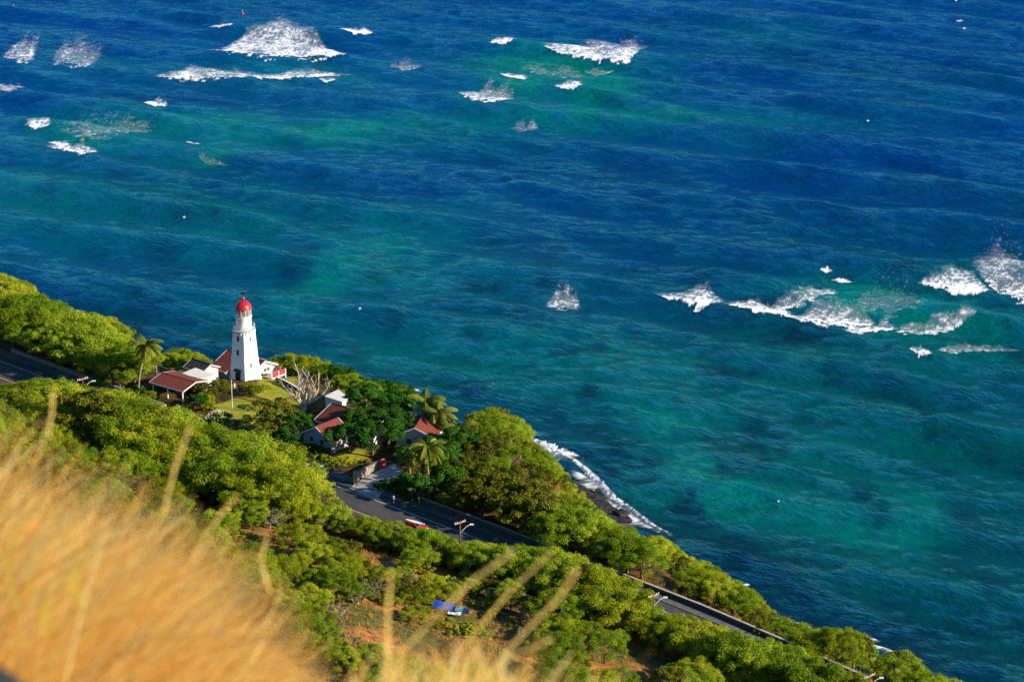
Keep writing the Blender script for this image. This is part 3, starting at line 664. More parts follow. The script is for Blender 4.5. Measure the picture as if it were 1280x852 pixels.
for i in range(3):
    c = [(x, y, z, r * .8) for x, y, z, r in kiawe_clumps(G_, 4.0, 6.2, 60)]; kc.append(crown_mesh('crown', c, 8500, .085, .15, M['olive'], up=.4, seed=40 + i, shell=.55)); kt.append(tmesh(lambda mb: branches(G_, 6.2, 4.0, mb, .25), M['bark']))
make_kind('olive', kc, kt)
kc, kt = [], []
for i in range(3):
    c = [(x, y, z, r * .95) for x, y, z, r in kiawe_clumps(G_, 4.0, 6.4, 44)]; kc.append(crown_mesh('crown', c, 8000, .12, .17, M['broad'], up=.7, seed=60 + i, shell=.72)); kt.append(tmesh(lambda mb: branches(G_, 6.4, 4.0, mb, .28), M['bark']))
make_kind('broad', kc, kt)
kc, kt = [], []
for i in range(3):
    c = [(x, y, z * .9, r * .7) for x, y, z, r in kiawe_clumps(G_, 3.0, 3.4, 34)]; kc.append(crown_mesh('crown', c, 3600, .035, .16, M['grey'], up=.2, seed=80 + i, shell=.1))
    kt.append(tmesh(lambda mb: [branches(G_, 3.2, 3.0, mb, .1, 8), branches(G_, 3.6, 2.4, mb, .08, 7)], M['deadwood']))
make_kind('grey', kc, kt)
kc, kt = [], []
for i in range(3):
    c = [(x, y, max(z * .55 - .1, .25), r * .8) for x, y, z, r in kiawe_clumps(G_, 1.5, 1.7, 16)]; kc.append(crown_mesh('crown', c, 1500, .06, .13, M['kiawe'], up=.5, seed=90 + i, shell=.4)); kt.append(tmesh(lambda mb: branches(G_, 1.2, 1.0, mb, .06, 4), M['bark']))
make_kind('bush', kc, kt)
make_kind('yelbush', [crown_mesh('crown', [(x, y, max(z * .55 - .1, .25), r * .85) for x, y, z, r in kiawe_clumps(G_, 1.5, 1.9, 16)], 1700, .07, .12, M['yelbush'], up=.6, seed=97, shell=.5)], kt[:1])
make_kind('darkbush', [crown_mesh('crown', [(x, y, max(z * .55 - .1, .25), r * .9) for x, y, z, r in kiawe_clumps(G_, 1.5, 2.0, 18)], 1700, .1, .14, M['broad'], up=.6, seed=98, shell=.6)], kt[:1])
trees = []        # (root, kind, u, v, scale)
used_k = {}
def tree(kind, x, y, s, name=None, label=None, cat='tree', group=None, sz=None, rz=None, g=G_, z=None):
    cr, tr = KIND[kind]; i = g.randrange(len(cr)); z = tz(x, y) if z is None else z
    r = thing(name or 'tree', label, cat, (x, y, z), g.uniform(0, 6.28) if rz is None else rz, group)
    r.scale = (s, s, s if sz is None else sz)
    c = link('crown', cr[i], r); t = link('trunk', tr[i % len(tr)], r)
    return r

# coconut palms -------------------------------------------------------------
def frond(g, mb_l, tone, base, az, L, elev, wind):
    """one feather frond with separate leaflets"""
    pts = []; p = Vector(base); d = Vector((math.cos(az) * math.cos(elev), math.sin(az) * math.cos(elev), math.sin(elev)))
    N = 12; st = L / N
    for k in range(N + 1):
        pts.append(p.copy()); p = p + d * st
        d = (d + Vector((wind[0], wind[1], -.17))).normalized()
    mb = MB(); mb.tube(pts, [.05 - .035 * k / N for k in range(N + 1)], 3, cap=False)
    tn = g.uniform(0, 1)
    for k in range(N * 2):
        f = (k + 1.5) / (N * 2 + 1) * N; i = min(int(f), N - 1); q = pts[i].lerp(pts[i + 1], f - i); t = (pts[i + 1] - pts[i]).normalized()
        side = t.cross(Vector((0, 0, 1))); side = side.normalized() if side.length > .01 else Vector((1, 0, 0))
        ll = L * .26 * math.sin(math.pi * (.12 + .85 * k / (N * 2))) + .1
        for sgn in (-1, 1):
            e = q + (side * sgn + t * .5 + Vector((0, 0, -.55 - g.random() * .4))).normalized() * ll
            w = t * .09
            mb.poly([q - w, q + w, e + w * .3, e - w * .3])
    mb_l.append((mb, tn))
def palm(u, v_crown, x, y, H, label, bend=(0, 0), nf=20, L=4.2, wind=(.0, .0), seed=1, fruit=False):
    g = random.Random(seed); z = tz(x, y)
    r = thing('coconut_palm', label, 'palm tree', (x, y, z), 0, 'coconut palms')
    pts = [(bend[0] * (k / 8) ** 2, bend[1] * (k / 8) ** 2, -.5 + (H + .5) * k / 8) for k in range(9)]
    MB().tube(pts, [.26, .2, .18, .17, .16, .15, .14, .14, .16], 8).build('trunk', M['palmbark'], r, True)
    fl = []
    top = Vector(pts[-1])
    for k in range(nf):
        az = 2.4 * k + g.uniform(-.3, .3); el = 1.15 - 1.6 * (k / nf) + g.uniform(-.15, .15)
        frond(g, fl, None, top, az, L * g.uniform(.85, 1.1), el, wind)
    for mb, tn in fl:
        o = mb.build('frond', M['palm'], r); attr_f(o.data, 'tone', np.full(len(o.data.vertices), tn))
    if fruit:
        c = MB()
        for k in range(7):
            a = 6.28 * k / 7; c.lathe([(.02, -.2), (.12, -.12), (.15, 0), (.1, .12), (.02, .17)], 8, cx=0, cy=0)
            for i in range(len(c.v) - 40, len(c.v)): q = c.v[i]; c.v[i] = (q[0] + top.x + .25 * math.cos(a), q[1] + top.y + .25 * math.sin(a), q[2] + top.z - .35)
        c.build('coconut_cluster', M['woodl'], r)
    return r
def palm_at(u, vc, ub, dist_y, label, **k):
    """crown centre seen at (u, vc); standing at depth dist_y"""
    x, y = (ub - 640) / F * (dist_y * cp + 200 * sp), dist_y
    z = tz(x, y)
    d = y * cp - (z - CAMZ) * sp
    up = (426 - vc) / F   # height of the crown centre at this depth
    b = up; Zc = CAMZ + y * (-sp + b * cp) / (cp + b * sp)
    dd_ = y * cp - (Zc - CAMZ) * sp
    xb = (ub - 640) / F * d; xc = (u - 640) / F * dd_
    return palm(u, vc, xb, y, Zc - z, label, bend=(xc - xb, 0), **k)

# ------------------------------------------------------------------ the lighthouse
ROT = R(-41)
lx, ly = P(306.5, 478, 0)
_g = gp(306.5, 476.5); LB = _g
dA = Vector((math.cos(ROT), math.sin(ROT), 0)); dB = Vector((-math.sin(ROT), math.cos(ROT), 0))
S0, S1 = 4.25, 3.05          # side of the square tower at its foot and under the gallery
cx0, cy0 = _g[0], _g[1]
# the front corner (towards the camera) is at -dB*.5 + dA*.5
ctr = Vector((cx0, cy0, 0)) - dA * (S0 / 2) + dB * (S0 / 2)
LZ = tz(ctr.x, ctr.y)
def hgt(v, y):     # world height seen at picture row v at depth y
    b = (426 - v) / F; return CAMZ + y * (-sp + b * cp) / (cp + b * sp)
Hg = hgt(411.5, ctr.y) - LZ; Hl = hgt(394.5, ctr.y) - LZ; Hd = hgt(385, ctr.y) - LZ; Ht = hgt(375.5, ctr.y) - LZ; Hf = hgt(368, ctr.y) - LZ
lh = thing('lighthouse', 'tall white square lighthouse with red domed lantern on the lawn above the sea', 'lighthouse', (ctr.x, ctr.y, LZ), ROT)
mb = MB(); a, b = S0 / 2, S1 / 2
lev = [(-.8, a + .12), (.45, a + .1), (.5, a), (Hg * .5, (a + b) / 2 - .03), (Hg - .5, b + .02), (Hg - .4, b + .06), (Hg - .12, b + .08)]
for z, h in lev: mb.v += [(-h, -h, z), (h, -h, z), (h, h, z), (-h, h, z)]
for k in range(len(lev) - 1):
    for q in range(4): w = (q + 1) % 4; mb.f.append((k * 4 + q, k * 4 + w, k * 4 + 4 + w, k * 4 + 4 + q))
n0 = len(mb.v) - 4; mb.f.append((n0, n0 + 1, n0 + 2, n0 + 3))
mb.build('tower_shaft', M['white'], lh)
gal = MB().lathe([(1.0, Hg - .16), (1.5, Hg - .12), (2.2, Hg - .04), (2.25, Hg), (2.25, Hg + .16), (2.15, Hg + .2), (.5, Hg + .2)], 40).build('gallery_deck', M['deck'], lh, False)
rl = MB()
for k in range(24):
    g_ = 6.28318 * k / 24; rl.tube([(2.15 * math.cos(g_), 2.15 * math.sin(g_), Hg + .19), (2.15 * math.cos(g_), 2.15 * math.sin(g_), Hg + 1.15)], .025, 5)
for zz in (.5, .82, 1.15): rl.tube([(2.15 * math.cos(6.28318 * k / 40), 2.15 * math.sin(6.28318 * k / 40), Hg + zz) for k in range(41)], .025, 5, cap=False)
rl.build('gallery_railing', M['iron'], lh)
MB().lathe([(1.6, Hg + .18), (1.56, Hg + .3), (1.52, Hl - .3), (1.6, Hl - .18), (1.68, Hl - .02), (1.68, Hl), (.4, Hl)], 40).build('watch_room_drum', M['white'], lh, True)
lt = MB().lathe([(1.5, Hl - .01), (1.56, Hl + .05), (1.56, Hl + .3), (1.5, Hl + .32)], 32).build('lantern_base', M['iron'], lh)
gl = bpy.data.materials.new('lantern_glass'); gl.use_nodes = True; gb = gl.node_tree.nodes['Principled BSDF']; gb.inputs['Base Color'].default_value = (.12, .15, .15, 1); gb.inputs['Roughness'].default_value = .05; gb.inputs['Alpha'].default_value = .5
pane = MB().lathe([(1.5, Hl + .3), (1.5, Hd)], 32, cap=False).build('lantern_pane', gl, lh, True)
mu = MB()
for k in range(12):
    g_ = 6.28318 * k / 12; mu.tube([(1.53 * math.cos(g_), 1.53 * math.sin(g_), Hl + .3), (1.53 * math.cos(g_), 1.53 * math.sin(g_), Hd + .02)], .05, 5)
    g2 = 6.28318 * (k + 1) / 12; mu.tube([(1.53 * math.cos(g_), 1.53 * math.sin(g_), Hl + .3), (1.53 * math.cos(g2), 1.53 * math.sin(g2), Hd)], .03, 4)
mu.build('glazing_bars', M['trimw'], lh)
ln = MB().lathe([(.3, Hl + .1), (.35, Hl + .4), (.75, Hl + .6), (.85, (Hl + Hd) / 2 + .1), (.75, Hd - .35), (.3, Hd - .15)], 16).build('lamp_lens', M['lens'], lh, True)
pr = [(1.72, Hd - .02), (1.74, Hd + .08)] + [(1.66 * math.cos(t), Hd + .08 + (Ht - Hd - .1) * math.sin(t)) for t in [i * math.pi / 2 / 10 for i in range(0, 10)]] + [(.25, Ht - .02)]
dm = MB().lathe(pr, 40).build('dome', M['red'], lh, True)
MB().lathe([(.24, Ht - .12), (.2, Ht + .1), (.32, Ht + .3), (.36, Ht + .5), (.28, Ht + .7), (.1, Ht + .8), (.03, Ht + .85)], 16).build('vent_ball', M['red'], dm, True)
wv = MB().tube([(0, 0, Ht + .8), (0, 0, Hf + .6)], .035, 5); wv.box(-.4, .45, -.02, .02, Hf + .1, Hf + .35); wv.box(.3, .55, -.03, .03, Hf - .0, Hf + .42)
wv.build('wind_vane', M['dark'], dm)
def tower_win(face, off, z, w, h, name='window'):
    f = MB(); hw = a + (b - a) * (z + h / 2) / Hg
    dpt = .1
    if face == 'left': f.box(off - w / 2 - .08, off + w / 2 + .08, -hw - .13, -hw + .3, z - .08, z + h + .1); p = MB().box(off - w / 2, off + w / 2, -hw - .135, -hw + .2, z, z + h)
    else: f.box(hw - .3, hw + .13, off - w / 2 - .08, off + w / 2 + .08, z - .08, z + h + .1); p = MB().box(hw - .2, hw + .135, off - w / 2, off + w / 2, z, z + h)
    fo = f.build(name, M['white'] if name == 'window' else M['concrete'], lh); p.build('pane', M['dark'], fo)
zw = hgt(441, ctr.y) - LZ; tower_win('left', .05, zw, .62, 1.15)
tower_win('left', .1, Hg - 2.0, .62, 1.0)
tower_win('right', .1, Hg - 2.0, .35, .85); tower_win('right', -.35, hgt(456.5, ctr.y) - LZ, .38, 1.15)
d_ = MB().box(-.45, .75, -a - .16, -a + .3, 0, 2.3).build('door', M['dark'], lh)
MB().slab([(-.65, -a - .55, 2.35), (.95, -a - .55, 2.35), (.95, -a + .1, 2.62), (-.65, -a + .1, 2.62)], .1).build('door_hood', M['dark'], lh)
# brackets under the gallery
for k in range(4):
    for o in (-1.05, 0, 1.05):
        p = [(o, -b - .2), (b + .2, o), (o, b + .2), (-b - .2, o)][k]; MB().box(p[0] - .1, p[0] + .1, p[1] - .2, p[1] + .2, Hg - .55, Hg - .17).build('bracket', M['trimw'], lh)

# ------------------------------------------------------------------ houses
def window(root, wall, x, y, z, w, h, face, frame=None, pane=None):
    """face 'x+' 'x-' 'y+' 'y-': which way the wall it sits in looks; frame, pane and sill"""
    fm = frame or M['trimw']
    sg = 1 if '+' in face else -1
    def bx(u0, u1, z0, z1, d0, d1):
        if face[0] == 'x': return MB().box(min(x + sg * d0, x + sg * d1), max(x + sg * d0, x + sg * d1), u0, u1, z0, z1)
        return MB().box(u0, u1, min(y + sg * d0, y + sg * d1), max(y + sg * d0, y + sg * d1), z0, z1)
    c = y if face[0] == 'x' else x
    f = bx(c - w / 2 - .08, c + w / 2 + .08, z - .08, z + h + .08, -.05, .05).build('window', fm, wall)
    bx(c - w / 2, c + w / 2, z, z + h, -.03, .06).build('pane', pane or M['glass'], f)
    return f
def gable(name, label, cat, origin, rz, L, W, wh, rise, wallm, roofm, eave=.45, fascia=None, wins=(), z=None, walls=True):
    """ridge along local x from 0 to -L; origin is the floor centre of the +x gable"""
    r = thing(name, label, cat, (origin[0], origin[1], origin[2]), rz)
    w = None
    if walls:
        m = MB(); v = [(0, -W, -.6), (0, W, -.6), (0, W, wh), (0, 0, wh + rise), (0, -W, wh)]
        m.v += v + [(-L, q[1], q[2]) for q in v]
        m.f += [(0, 1, 2, 3, 4), (9, 8, 7, 6, 5), (0, 5, 6, 1), (1, 6, 7, 2), (4, 9, 5, 0)]
        w = m.build('wall', wallm, r)
    e = eave; k = rise / W; th = .14
    rf = MB()
    rf.slab([(e, -W - e, wh - k * e + th), (e, 0, wh + rise + th), (-L - e, 0, wh + rise + th), (-L - e, -W - e, wh - k * e + th)][::-1], th * .9)
    rf.slab([(e, 0, wh + rise + th), (e, W + e, wh - k * e + th), (-L - e, W + e, wh - k * e + th), (-L - e, 0, wh + rise + th)][::-1], th * .9)
    ro = rf.build('roof', roofm, r)
    if fascia:
        fb = MB()
        for X_ in (e + .02, -L - e - .1):
            for sgn in (-1, 1):
                fb.v += []; b0 = len(fb.v)
                p0 = (0, wh + rise + th + .03); p1 = (sgn * (W + e), wh - k * e + th + .03)
                fb.v += [(X_ + dx, yy, zz + dz) for dx in (0, .08) for (yy, zz) in (p0, p1) for dz in (0, -.28)]
                fb.f += [(b0 + i for i in q) and tuple(b0 + i for i in q) for q in ((0, 2, 3, 1), (4, 5, 7, 6), (0, 4, 6, 2), (1, 3, 7, 5), (0, 1, 5, 4), (2, 6, 7, 3))]
        for sgn in (-1, 1):
            y0 = sgn * (W + e); fb.box(-L - e, e, min(y0, y0 + sgn * .08), max(y0, y0 + sgn * .08), wh - k * e - .12, wh - k * e + th)
        fb.build('fascia', fascia, ro)
    rc = MB().box(-L - e, e, -.12, .12, wh + rise + th - .02, wh + rise + th + .06).build('ridge_cap', roofm, ro)
    for (x, y, zz, ww, hh, fc) in wins: window(r, w, x, y, zz, ww, hh, fc)
    return r, w, ro
def at_h(u, v, h, guess_y=500):
    """ground point under the point seen at (u, v) that is h above the ground"""
    return gp(u, v, h)
# keeper's cottage behind the tower
KW, KR, KH = 3.1, 1.4, 1.75
_y0 = 527.5; g0 = (Pn(329, 450.5, hgt(450.5, _y0))[0], _y0, hgt(450.5, _y0) - (KH + KR + .14))
k_r, k_w, k_ro = gable('keepers_cottage', 'white cottage with red brown gabled roof behind the white lighthouse', 'house', g0, ROT, 9.6, KW, KH, KR, M['wallw'], M['roof'], fascia=M['trimw'],
    wins=[(0, .45, .85, .7, .7, 'x+'), (0, 1.3, .85, .7, .7, 'x+'), (0, -1.2, .6, .6, .8, 'x+'), (-3, KW, .6, .9, .8, 'y+')])
# broad lower wing on the left
wg = MB(); wl_ = [(-5.6, -5.0), (-5.6, -KW + .1), (-9.55, -KW + .1), (-9.55, -5.0)]
for i in range(4):
    q0, q1 = wl_[i], wl_[(i + 1) % 4]; z0 = 1.2 if q0[1] < -4 else 1.7; z1 = 1.2 if q1[1] < -4 else 1.7
    wg.poly([(q0[0], q0[1], -.6), (q1[0], q1[1], -.6), (q1[0], q1[1], z1), (q0[0], q0[1], z0)])
wg.build('wing_wall', M['wallb'], k_r)
wr_ = MB().slab([(-5.2, -5.5, 1.05), (-5.2, -KW - .1, 1.87), (-10.0, -KW - .1, 1.87), (-10.0, -5.5, 1.05)][::-1], .14).build('wing_roof', M['roof'], k_r)
MB().box(-10.0, -5.2, -5.6, -5.52, .85, 1.12).build('fascia', M['trimw'], wr_)
pz = .35    # porch deck
pc = MB().box(.05, 2.9, -.6, 3.4, pz - .25, pz).build('porch_deck', M['trimw'], k_r)
pp = MB()
for x_, y_ in ((2.8, -.5), (2.8, 1.4), (2.8, 3.3), (.2, 3.3), (1.4, 3.3), (1.4, -.5)): MB().box(x_ - .09, x_ + .09, y_ - .09, y_ + .09, -.6, pz + 1.05).build('porch_post', M['trimw'], k_r)
pr_ = MB(); pr_.box(2.72, 2.88, -.45, 3.25, pz + .9, pz + 1.02); pr_.box(.2, 2.8, 3.22, 3.38, pz + .9, pz + 1.02)
for k in range(16): y_ = -.4 + k * .235; pr_.box(2.77, 2.84, y_, y_ + .15, pz + .05, pz + .92)
for k in range(9): x_ = .3 + k * .27; pr_.box(x_, x_ + .16, 3.26, 3.33, pz + .05, pz + .92)
pr_.build('porch_railing', M['redwood'], k_r)
st = MB()
for k in range(5): st.box(.4 + 0, 1.6, -.9 - .28 * k, -.62 - .28 * k, -.6, pz - .2 * (k + 1) + .1)
st.build('porch_steps', M['redwood'], k_r)
MB().box(-2.2, -1.7, -.5, 0, KH + .7, KH + 1.6).build('chimney', M['concrete'], k_ro)
# pale rail fence leading right from the porch
def fence(name, label, cat, pts, h, m, th=.12, rail=True, group=None, capm=None, post=2.0):
    x0, y0 = pts[0][:2]; r = thing(name, label, cat, (x0, y0, tz(x0, y0)), 0, group); z0 = tz(x0, y0)
    body, cap = MB(), MB()
    P2 = dense([(p[0], p[1]) for p in pts], post)
    for (ax, ay), (bx, by) in zip(P2[:-1], P2[1:]):
        az, bz = tz(ax, ay) - z0, tz(bx, by) - z0; L = math.hypot(bx - ax, by - ay); nx, ny = -(by - ay) / L * th / 2, (bx - ax) / L * th / 2
        for tgt, lo, hi, kk in ((body, -.3, h - .1, 1.0), (cap, h - .098, h, 1.35)):
            b0 = len(tgt.v)
            for (px, py, pz_) in ((ax, ay, az), (bx, by, bz)):
                for s_ in (-1, 1):
                    for zz in (lo, hi): tgt.v.append((px - x0 + s_ * nx * kk, py - y0 + s_ * ny * kk, pz_ + zz))
            for q in ((0, 1, 5, 4), (2, 6, 7, 3), (1, 3, 7, 5), (0, 4, 6, 2), (0, 2, 3, 1), (4, 5, 7, 6)): tgt.f.append(tuple(b0 + i for i in q))
    body.build('wall_panel' if not rail else 'boards', m, r); cap.build('coping' if not rail else 'top_rail', capm or m, r)
    return r
f0 = at_h(345, 471, 1.0); f1 = at_h(376, 487, 1.0)
fence('garden_fence', 'pale low garden fence running right from the cottage porch', 'fence', [f0, f1], 1.0, M['wood'], .25, True, capm=M['trimw'])
# carport by the road
c_h = 2.5
q0 = at_h(228.7, 490.5, c_h); q1 = at_h(186.4, 477.6, c_h)
cl_ = math.hypot(q1[0] - q0[0], q1[1] - q0[1]); crz = math.atan2(q0[1] - q1[1], q0[0] - q1[0])
cw = 3.4
org = Vector((q0[0], q0[1], 0)) + Vector((-math.sin(crz), math.cos(crz), 0)) * (cw + .3)
cp_r, _, cp_ro = gable('carport', 'open carport with reddish shingle roof beside the road left of the lighthouse', 'carport', (org.x - .3 * math.cos(crz), org.y - .3 * math.sin(crz), tz(org.x, org.y)), crz, cl_ - .6, cw, c_h, .75, None, M['roof'], eave=.3, fascia=M['iron'], walls=False)
ps = MB()
for x_ in (-.2, -(cl_ - .6) / 2, -(cl_ - .9)):
    for y_ in (-cw + .1, cw - .1): MB().box(x_ - .1, x_ + .1, y_ - .1, y_ + .1, -.5, c_h).build('post', M['trimw'], cp_r)
MB().box(-(cl_ - .7), -.1, cw - .3, cw - .1, -.5, c_h).build('back_wall', M['wallb'], cp_r)
# pale flat roof behind it and the dark roofed shed
def flatroof(name, label, corners, h, wallm, roofm, thick=.2, cat='shed'):
    pts = [at_h(u, v, hh) for (u, v), hh in zip(corners, h)]
    cx = sum(p[0] for p in pts) / 4; cy = sum(p[1] for p in pts) / 4; z0 = tz(cx, cy); r = thing(name, label, cat, (cx, cy, z0))
    loc = [(p[0] - cx, p[1] - cy) for p in pts]; m = MB()
    for i in range(4):
        a_, b_ = loc[i], loc[(i + 1) % 4]; k = .93
        m.poly([(a_[0] * k, a_[1] * k, -1), (b_[0] * k, b_[1] * k, -1), (b_[0] * k, b_[1] * k, h[(i + 1) % 4] - .15), (a_[0] * k, a_[1] * k, h[i] - .15)])
    m.build('wall', wallm, r)
    MB().slab([(x_, y_, hh) for (x_, y_), hh in zip(loc, h)], thick).build('roof', roofm, r)
    return r
flatroof('garage', 'pale flat roofed garage between the carport and the lighthouse', [(227.5, 466.4), (251, 475.2), (268, 469), (244.5, 460.5)], [2.6, 2.6, 2.8, 2.8], M['wallw'], M['roofw'])
g1 = at_h(246, 458.5, 2.4)
gable('garden_shed', 'small pale blue shed with black roof left of the cottage', 'shed', (at_h(262, 455, 3.4)), ROT, 4.6, 2.2, 2.3, 1.0, M['wallb'], M['roofd'], fascia=M['iron'], eave=.3)
# the row of houses right of the lawn
gable('gate_cottage', 'grey gabled cottage in deep shade below the white flat roof', 'house', at_h(396, 532.5, 4.3), R(-41 - 90), 5.2, 3.55, 2.2, 2.0, M['wallb'], M['roof'], fascia=M['trimw'], eave=.35,
      wins=[(0, -1.4, 1.0, .9, 1.0, 'x+'), (0, 1.3, 1.0, .9, 1.0, 'x+')])
flatroof('garden_pavilion', 'white flat roof beside the bleached bare tree', [(405.5, 495), (428, 503.5), (436, 497.5), (423, 486.5)], [4.4, 4.4, 4.45, 4.45], M['wallw'], M['roofw'], cat='house')
gable('long_house', 'long red roofed house half hidden under dark broadleaf trees', 'house', at_h(478, 524, 4.6), ROT, 12.5, 4.4, 2.7, 1.8, M['wallw'], M['roof'], fascia=M['trimw'])
gable('palm_cottage', 'cream cottage with white edged red roof between the coconut palms', 'house', at_h(519, 533.5, 4.4), R(-41 - 62), 7.0, 3.6, 2.7, 1.6, M['wallw'], M['roof'], fascia=M['trimw'],
      wins=[(0, -1.2, 1.0, .9, 1.0, 'x+'), (0, 1.2, 1.0, .9, 1.0, 'x+')])
flatroof('porch_roof', 'small tan roofed outbuilding right of the palm cottage', [(545, 541), (553, 546), (561, 541), (553, 536)], [2.4, 2.4, 2.5, 2.5], M['concrete'], M['trimw'], cat='shed')
# patio umbrella
u0 = at_h(508, 521, 2.4); um = thing('patio_umbrella', 'white patio umbrella left of the palm cottage roof', 'umbrella', u0)
MB().tube([(0, 0, 0), (0, 0, 2.5)], .03, 6).build('pole', M['galv'], um)
MB().lathe([(1.7, 2.0), (1.2, 2.2), (.6, 2.4), (.03, 2.55)], 8, cap=False).build('canopy', M['white'], um)

# ------------------------------------------------------------------ walls by the road
wi0, wi1 = ridx(478), ridx(1040)
wl = offset_line(rd, 10.7)
M['wallstone'] = mat('dark_wall_stone', (.14, .125, .11), noise=.6, nscale=2.5, bump=.6)
fence('sea_wall', 'long low stone wall along the seaward side of the road', 'wall', wl[wi0:wi1], 1.0, M['wallstone'], .35, False, capm=M['concrete'], post=3)
w0, w1 = ridx(-40), ridx(160)
fence('roadside_wall', 'low dark wall at left beside the shaded road', 'wall', wl[w0:w1], .8, M['stone'], .35, False, capm=M['stone'], post=3)
wa = gp(441, 603); wb = gp(476, 585)
fence('driveway_wall', 'dark wall rising along the driveway to the red arched panel', 'wall', [wa, wb], 1.7, M['stone'], .3, False, capm=M['pave'])
pl_ = thing('gate_pillar', 'stubby tan stone pillar at the road end of the driveway wall', 'pillar', (wa[0] + .5, wa[1] - .6, tz(wa[0] + .5, wa[1] - .6)))
MB().box(-.4, .4, -.4, .4, -.3, 1.9).build('shaft', M['stone'], pl_); MB().lathe([(.1, 1.88), (.5, 1.92), (.42, 2.2), (.2, 2.45), (.03, 2.5)], 10).build('cap_stone', M['woodl'], pl_, True)
ga = gp(446, 612); gb2 = gp(470, 622)
gg = thing('driveway_gate', 'dark barred metal gate across the driveway mouth', 'gate', (ga[0], ga[1], tz(*ga[:2])), math.atan2(gb2[1] - ga[1], gb2[0] - ga[0])); GL = math.hypot(gb2[0] - ga[0], gb2[1] - ga[1])
fr_ = MB(); fr_.box(0, GL, -.04, .04, .15, .25); fr_.box(0, GL, -.04, .04, 1.5, 1.6); fr_.box(-.06, .06, -.06, .06, 0, 1.75); fr_.box(GL - .06, GL + .06, -.06, .06, 0, 1.75); fr_.build('gate_frame', M['iron'], gg)
ba = MB(); [ba.tube([(k * GL / 16, 0, .2), (k * GL / 16, 0, 1.55)], .02, 5) for k in range(1, 16)]; ba.build('bars', M['iron'], gg)
dpts = [gp(u, v) for u, v in ((436, 611), (470, 628), (488, 604), (505, 590), (492, 580), (476, 588), (456, 598))]
m_ = MB().poly([(p[0], p[1], tz(p[0], p[1]) + .17) for p in dpts]); tag(m_.build('driveway', M['concrete']), None, None, kind='structure')
ra = at_h(478, 584, .4); ap = thing('arched_panel', 'bright red arched panel at the upper end of the driveway wall', 'gate', ra, R(48))
m_ = MB(); arc = [(-.75, 0)] + [(-.75 * math.cos(t), 1.3 + .75 * math.sin(t)) for t in [math.pi * i / 12 for i in range(13)]] + [(.75, 0)]
m_.v += [(x_, -.06, z_) for x_, z_ in arc] + [(x_, .06, z_) for x_, z_ in arc]; n_ = len(arc); m_.f += [tuple(range(n_)), tuple(reversed(range(n_, 2 * n_)))] + [(i, n_ + i, n_ + (i + 1) % n_, (i + 1) % n_) for i in range(n_)]
m_.build('leaf_panel', M['redwood'], ap); m_ = MB(); m_.tube([(x_, -.02, z_) for x_, z_ in arc], .07, 6); m_.build('arch_frame', M['redwood'], ap)

# ------------------------------------------------------------------ street furniture
def pole(u, v, label, H=8.0, arm=1, cross=True, group='utility poles with street lamps'):
    x, y, z = at_h(u, v, H); r = thing('utility_pole', label, 'utility pole', (x, y, z), 0, group)
    MB().tube([(0, 0, -.5), (0, 0, H)], [.17, .12], 10).build('shaft', M['wood'], r, True)
    t = R(38)
    if cross:
        c = MB(); Mx = Matrix.Rotation(t, 4, 'Z'); c.box(-1.15, 1.15, -.08, .08, H - .42, H - .24, Mx); co = c.build('crossarm', M['woodl'], r)
        [MB().lathe([(.05, H - .24), (.07, H - .15), (.04, H - .05)], 8, cx=q * math.cos(t), cy=q * math.sin(t)).build('insulator', M['trimw'], co) for q in (-1.05, -.6, .6, 1.05)]
    a_ = MB(); pts = [(0, 0, H - 2.3), (.5, .15, H - 1.75), (1.1, .4, H - 1.2), (1.75, .65, H - .95)]; a_.tube(pts, .05, 6); ao = a_.build('lamp_arm', M['galv'], r)
    hd = MB().box(1.62, 2.3, .56, .84, H - 1.06, H - .88); hd.build('lamp_head', M['trimw'], ao)
    return r
pole(103, 471.5, 'wooden utility pole with lamp by the shaded road, leftmost')
pole(235, 518.5, 'utility pole with pale crossarm just below the white sign', 7.0)
pole(387, 577.5, 'pale utility pole with lamp left of the driveway mouth', 7.5)
pole(575, 650.5, 'utility pole with long crossarm, right of the red car', 7.5)
pole(817, 741.5, 'utility pole with lamp beside the stone wall at right', 7.5)
pole(1087, 842, 'cut off utility pole at the lower right edge', 7.0)
def sign(u, v, label):
    x, y, z = at_h(u, v, 2.3); r = thing('road_sign', label, 'road sign', (x, y, z), R(8))
    MB().tube([(0, 0, -.2), (0, 0, 2.6)], .04, 6).build('post', M['galv'], r); MB().box(-.38, .38, -.05, -.02, 1.75, 2.75).build('sign_face', M['white'], r)
sign(222.5, 511, 'white blank looking road sign on a post above the utility crossarm')
cpst = at_h(195, 458, 3.6); cpo = thing('concrete_post', 'plain grey post standing behind the left end of the carport', 'post', cpst)
MB().lathe([(.16, -.5), (.15, 3.6), (.19, 3.62), (.19, 3.75), (.03, 3.8)], 12).build('shaft', M['concrete'], cpo, True)
gs = thing('goalpost', 'teal and orange framed roadside box below the left palm', 'sign', at_h(165, 494, 1.0)); gs.name = 'roadside_cabinet'
MB().box(-.7, .7, -.3, .3, 0, 1.0).build('cabinet_body', M['teal'], gs); MB().box(-.8, .8, -.4, .4, 1.0, 1.15).build('lid', M['woodl'], gs)
